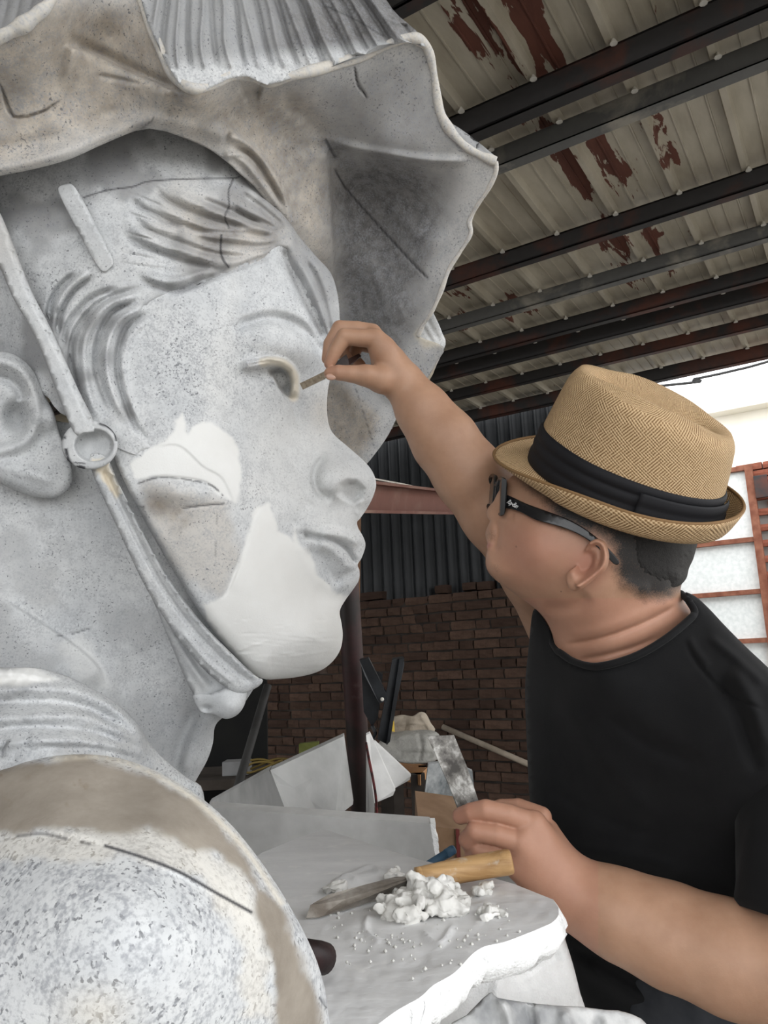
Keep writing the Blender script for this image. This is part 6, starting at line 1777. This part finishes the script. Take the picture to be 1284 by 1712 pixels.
# steel pole
M_POLE = NT('maroon_painted_pole', 0.5, 0.35); pc_ = M_POLE.co('Object'); pn = M_POLE.noise(pc_, 6, 5, 0.65)
M_POLE.color(M_POLE.ramp(pn, [(0.42, (0.016, 0.011, 0.010)), (0.62, (0.045, 0.018, 0.018)), (0.74, (0.11, 0.08, 0.075))])).bump(pn, 0.2, 0.001); M_POLE = M_POLE.m
a_, b_ = P(583, 1000, 2.62), P(606, 1365, 2.62)
dv = (b_ - a_) / (b_[2] - a_[2])
bot = a_ + dv * (0 - a_[2]); top_ = a_ + dv * (H - 0.05 - a_[2])
POLE = empty('steel_pole', tuple(bot)); tag(POLE, 'maroon painted steel roof pole behind the chin of the statue', 'pole')
V, Fc = tube([bot, bot * 0.5 + top_ * 0.5, top_], 0.037, 20); keep(mesh_obj('pole_tube', V, Fc, M_POLE, None, True), POLE)
bm = bmesh.new(); box_bm(bm, (bot[0], bot[1], 0.006), (0.16, 0.16, 0.012), bevel=.002); keep(bm_obj('base_plate', bm, M_POLE), POLE)
# wooden lath beside the pole
q = [P(594.5, 985, 2.9), P(602, 985, 2.9), P(600.5, 1100, 2.9), P(593.5, 1100, 2.9)]
q = [P(596, 860, 2.9), P(603.5, 860, 2.9), P(600.5, 1095, 2.9), P(593.5, 1095, 2.9)]
V, Fc = slab(q, FWD, 0.012); o = mesh_obj('wooden_lath', V, Fc, simple_mat('brown_lath', (0.16, 0.085, 0.05), (0.22, 0.125, 0.075), 15, 0.8)); tag(o, 'thin brown wooden lath hanging beside the pole', 'lath')
# twisted cord by the pole
V, Fc = tube(catmull([P(612, 1242, 2.1), P(617, 1270, 2.0), P(624, 1305, 1.98), P(629, 1340, 1.98), P(631, 1395, 1.98)], 5), 0.0035, 8)
o = mesh_obj('red_cord', V, Fc, simple_mat('red_black_cord', (0.015, 0.012, 0.012), (0.16, 0.03, 0.03), 60, 0.7), None, True); tag(o, 'dark red twisted cord hanging in front of the foam offcuts', 'cord')
# black folding bracket
M_BLK = simple_mat('black_painted_metal', (0.010, 0.011, 0.013), (0.028, 0.031, 0.035), 10, 0.4, 0.4)
BR = empty('folding_bracket', tuple(P(645, 1240, 2.5))); tag(BR, 'black folded metal bracket hanging beside the pole', 'bracket')
keep(px_slab('bar', [(656, 1103, 2.45), (674, 1100, 2.46), (676, 1112, 2.46), (648, 1245, 2.45), (631, 1236, 2.44), (640, 1190, 2.44)], 0.03, M_BLK), BR)
keep(px_slab('bar', [(601, 1104, 2.42), (616, 1100, 2.42), (622, 1112, 2.42), (646, 1160, 2.43), (648, 1172, 2.43), (634, 1176, 2.43), (610, 1130, 2.42)], 0.025, M_BLK), BR)
keep(px_slab('plate', [(604, 1112, 2.47), (640, 1128, 2.47), (632, 1200, 2.47), (622, 1215, 2.47), (608, 1190, 2.47)], 0.015, M_BLK), BR)
keep(px_slab('rail', [(668, 1102, 2.44), (676, 1100, 2.44), (652, 1240, 2.43), (646, 1246, 2.43)], 0.02, M_BLK), BR)
V, Fc = tube([P(639, 1169, 2.42), P(639, 1169, 2.40)], 0.006, 10); keep(mesh_obj('bolt', V, Fc, M_CLIP, None, True), BR)
V, Fc = tube([P(622, 1213, 2.46), P(628, 1226, 2.46), P(622, 1238, 2.46)], 0.006, 8); keep(mesh_obj('wire', V, Fc, M_BLK, None, True), BR)

# ---------------------------------------------------------------- bench with sacks in front of the brick wall
M_BENCHW = wood_mat('orange_wood', (0.28, 0.13, 0.05), (0.40, 0.21, 0.09))
BN = empty('wooden_bench', tuple(P(690, 1330, 3.0) * np.array([1, 1, 0]))); tag(BN, 'low wooden bench carrying grey sacks before the brick wall', 'bench')
q = [P(640, 1280, 3.05), P(702, 1296, 2.72), P(716, 1276, 2.95), P(660, 1268, 3.3)]
zt_ = np.mean([a[2] for a in q]); q = [np.array([a[0], a[1], zt_]) for a in q]
V, Fc = slab(q, (0, 0, -1), 0.035); keep(mesh_obj('bench_top', V, Fc, M_BENCHW), BN)
for a in q:
    c = a * 0.85 + np.mean(q, 0) * 0.15
    V, Fc = slab([c + np.array([dx, dy, 0]) for dx, dy in ((-.025, -.025), (.025, -.025), (.025, .025), (-.025, .025))], (0, 0, -1), zt_ - 0.001); V = np.array(V); V[:, 2] -= 0.0
    keep(mesh_obj('leg', V, Fc, M_MORTAR), BN)
M_SACK = simple_mat('dusty_sack', (0.24, 0.235, 0.215), (0.36, 0.35, 0.32), 14, 0.95, 0.1, 0.5, 0.01)
M_SACK2 = simple_mat('beige_paper_sack', (0.27, 0.225, 0.175), (0.38, 0.33, 0.265), 10, 0.9, 0.1, 0.5, 0.01)
sf = field_of([(640, 1250, 2.85), (700, 1245, 2.82), (735, 1250, 2.85), (690, 1275, 2.80), (690, 1220, 2.9)], [stroke([(655, 1235), (690, 1230), (725, 1236)], 8, 0.02), stroke([(660, 1262), (700, 1260), (730, 1264)], 6, -0.015), stroke([(700, 1222), (705, 1250), (700, 1275)], 4, -0.012)])
o = relief('cement_sack', [(632, 1245, 8), (645, 1230, 10), (672, 1222, 10), (705, 1220, 10), (730, 1224, 10), (738, 1240, 10), (738, 1262, 10), (722, 1274, 8), (690, 1277, 6), (655, 1272, 6), (636, 1262, 6)], sf, M_SACK, None, 2.5, 0.2, (), 4); tag(o, 'grey dusty sack lying on the wooden bench', 'sack')
sf = field_of([(655, 1205, 2.95), (690, 1200, 2.92), (722, 1215, 2.95), (690, 1225, 2.9)], [stroke([(672, 1195), (680, 1210), (676, 1225)], 4, -0.012), stroke([(700, 1194), (712, 1208), (722, 1225)], 4, 0.015), stroke([(655, 1212), (690, 1208), (715, 1214)], 4, 0.01)])
o = relief('paper_sack', [(648, 1214, 4), (655, 1200, 5), (672, 1195, 5), (690, 1197, 5), (702, 1190, 5), (712, 1193, 5), (720, 1208, 5), (727, 1222, 5), (700, 1228, 4), (660, 1230, 4)], sf, M_SACK2, None, 2.2, 0.12, (), 4); tag(o, 'crumpled beige paper sack on top of the grey sack', 'sack')
V, Fc = slab([P(654, 1207, 2.88), P(659, 1206, 2.88), P(660, 1224, 2.87), P(654, 1222, 2.87)], FWD, 0.01); o = mesh_obj('yellow_strap', V, Fc, simple_mat('yellow_strap', (0.5, 0.33, 0.04), (0.6, 0.42, 0.06), 20, 0.6)); tag(o, 'short yellow strap hanging beside the beige sack', 'strap')
# plaster-stained panel under the bench edge
M_PANEL = NT('plaster_stained_panel', 0.85, 0.2); pq = M_PANEL.co('Object'); pn2 = M_PANEL.noise(pq, 14, 5, 0.65)
M_PANEL.color(M_PANEL.ramp(pn2, [(0.35, (0.10, 0.11, 0.115)), (0.5, (0.22, 0.23, 0.23)), (0.68, (0.38, 0.385, 0.38))])).bump(pn2, 0.4, 0.003); M_PANEL = M_PANEL.m
o = px_slab('stained_panel', [(716, 1278, 2.2), (752, 1274, 2.25), (790, 1290, 2.25), (800, 1400, 2.2), (800, TZB, 2.2), (704, TZB, 2.15), (704, 1380, 2.15)], 0.02, M_PANEL); tag(o, 'grey plaster stained panel standing behind the scraper blade', 'panel')
# broom stick leaning on the brick wall
a_, b_ = W(on_y(740, 1215, WY - 0.045)), W(on_y(905, 1287, WY - 0.045))
V, Fc = tube([a_, b_], 0.022, 10); o = mesh_obj('broom_stick', V, Fc, simple_mat('grey_stick', (0.20, 0.165, 0.125), (0.28, 0.235, 0.185), 12, 0.85), None, True); tag(o, 'pale wooden stick leaning diagonally before the brick wall', 'stick')

# ---------------------------------------------------------------- dim shelf corner under the statue chin
SHF = empty('tool_shelf', tuple(P(420, 1300, 3.4) * np.array([1, 1, 0]))); tag(SHF, 'dark wooden shelf in the gloom below the chin of the statue', 'shelf')
M_DKW = simple_mat('dark_shelf_wood', (0.035, 0.028, 0.022), (0.06, 0.048, 0.04), 10, 0.9)
c0_ = P(410, 1296, 3.3)
bm = bmesh.new(); box_bm(bm, (c0_[0] + .06, c0_[1] + 0.12, c0_[2] - 0.02), (0.9, 0.46, 0.04)); keep(bm_obj('board', bm, M_DKW), SHF)
bm = bmesh.new(); box_bm(bm, (c0_[0], c0_[1] + 0.15, c0_[2] - 0.5), (0.75, 0.4, 0.04)); keep(bm_obj('board', bm, M_DKW), SHF)
for sx in (-1, 1):
    for sy in (-1, 1):
        bm = bmesh.new(); box_bm(bm, (c0_[0] + sx * 0.34, c0_[1] + 0.15 + sy * 0.17, (c0_[2] - 0.04) / 2), (0.05, 0.05, c0_[2] - 0.04)); keep(bm_obj('leg', bm, M_DKW), SHF)
pr_ = P(447, 1200, 3.75); pl_ = P(250, 1200, 3.75)
bm = bmesh.new(); box_bm(bm, ((pr_[0] + pl_[0]) / 2, pr_[1], 0.9), (pr_[0] - pl_[0], 0.02, 1.8)); keep(bm_obj('gloom_panel', bm, simple_mat('gloom_black', (0.003, 0.003, 0.003), (0.006, 0.006, 0.005), 8, 0.9)), SHF)  # black sheet added behind the shelf to stand in for the gloom
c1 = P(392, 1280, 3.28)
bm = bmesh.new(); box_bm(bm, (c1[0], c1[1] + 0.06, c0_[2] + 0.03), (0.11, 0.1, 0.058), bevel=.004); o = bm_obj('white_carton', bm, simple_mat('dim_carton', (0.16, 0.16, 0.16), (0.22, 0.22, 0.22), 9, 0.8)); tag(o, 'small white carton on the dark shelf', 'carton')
cw = P(440, 1282, 3.25)
V, Fc = tube(catmull([np.array([cw[0] + 0.10 * math.cos(t) * (1 + .1 * math.sin(3 * t)), cw[1] + 0.06 + 0.05 * math.sin(t), c0_[2] + 0.035 + 0.022 * math.sin(1.7 * t)]) for t in np.linspace(0, 12, 40)], 3), 0.005, 6)
o = mesh_obj('yellow_cable_coil', V, Fc, simple_mat('yellow_cable', (0.13, 0.09, 0.02), (0.2, 0.14, 0.035), 20, 0.6), None, True); tag(o, 'loose coil of yellow cable on the dark shelf', 'cable')
c2 = P(512, 1256, 3.2)
V, Fc = slab([np.array([c2[0] + d[0], c2[1], (c0_[2] if d[1] == 0 else c2[2] + d[1])]) for d in ((-.03, 0), (.05, 0), (.05, .035), (-.03, .03))], (0, 1, 0), 0.05); o = mesh_obj('green_packet', V, Fc, simple_mat('yellow_green', (0.08, 0.09, 0.015), (0.12, 0.13, 0.03), 20, 0.6)); tag(o, 'small yellow green packet behind the large foam offcut', 'packet')
a_, b_ = P(437, 1182, 3.0), P(398, 1314, 2.8); dv = (b_ - a_); b2 = a_ + dv * (a_[2] / (a_[2] - b_[2])) * 0.98
V, Fc = tube([a_ - dv * 0.3, b_, b2], 0.016, 10); o = mesh_obj('grey_rod', V, Fc, simple_mat('grey_rod', (0.028, 0.027, 0.026), (0.045, 0.044, 0.042), 12, 0.7), None, True); tag(o, 'grey rod leaning in front of the dark shelf', 'rod')
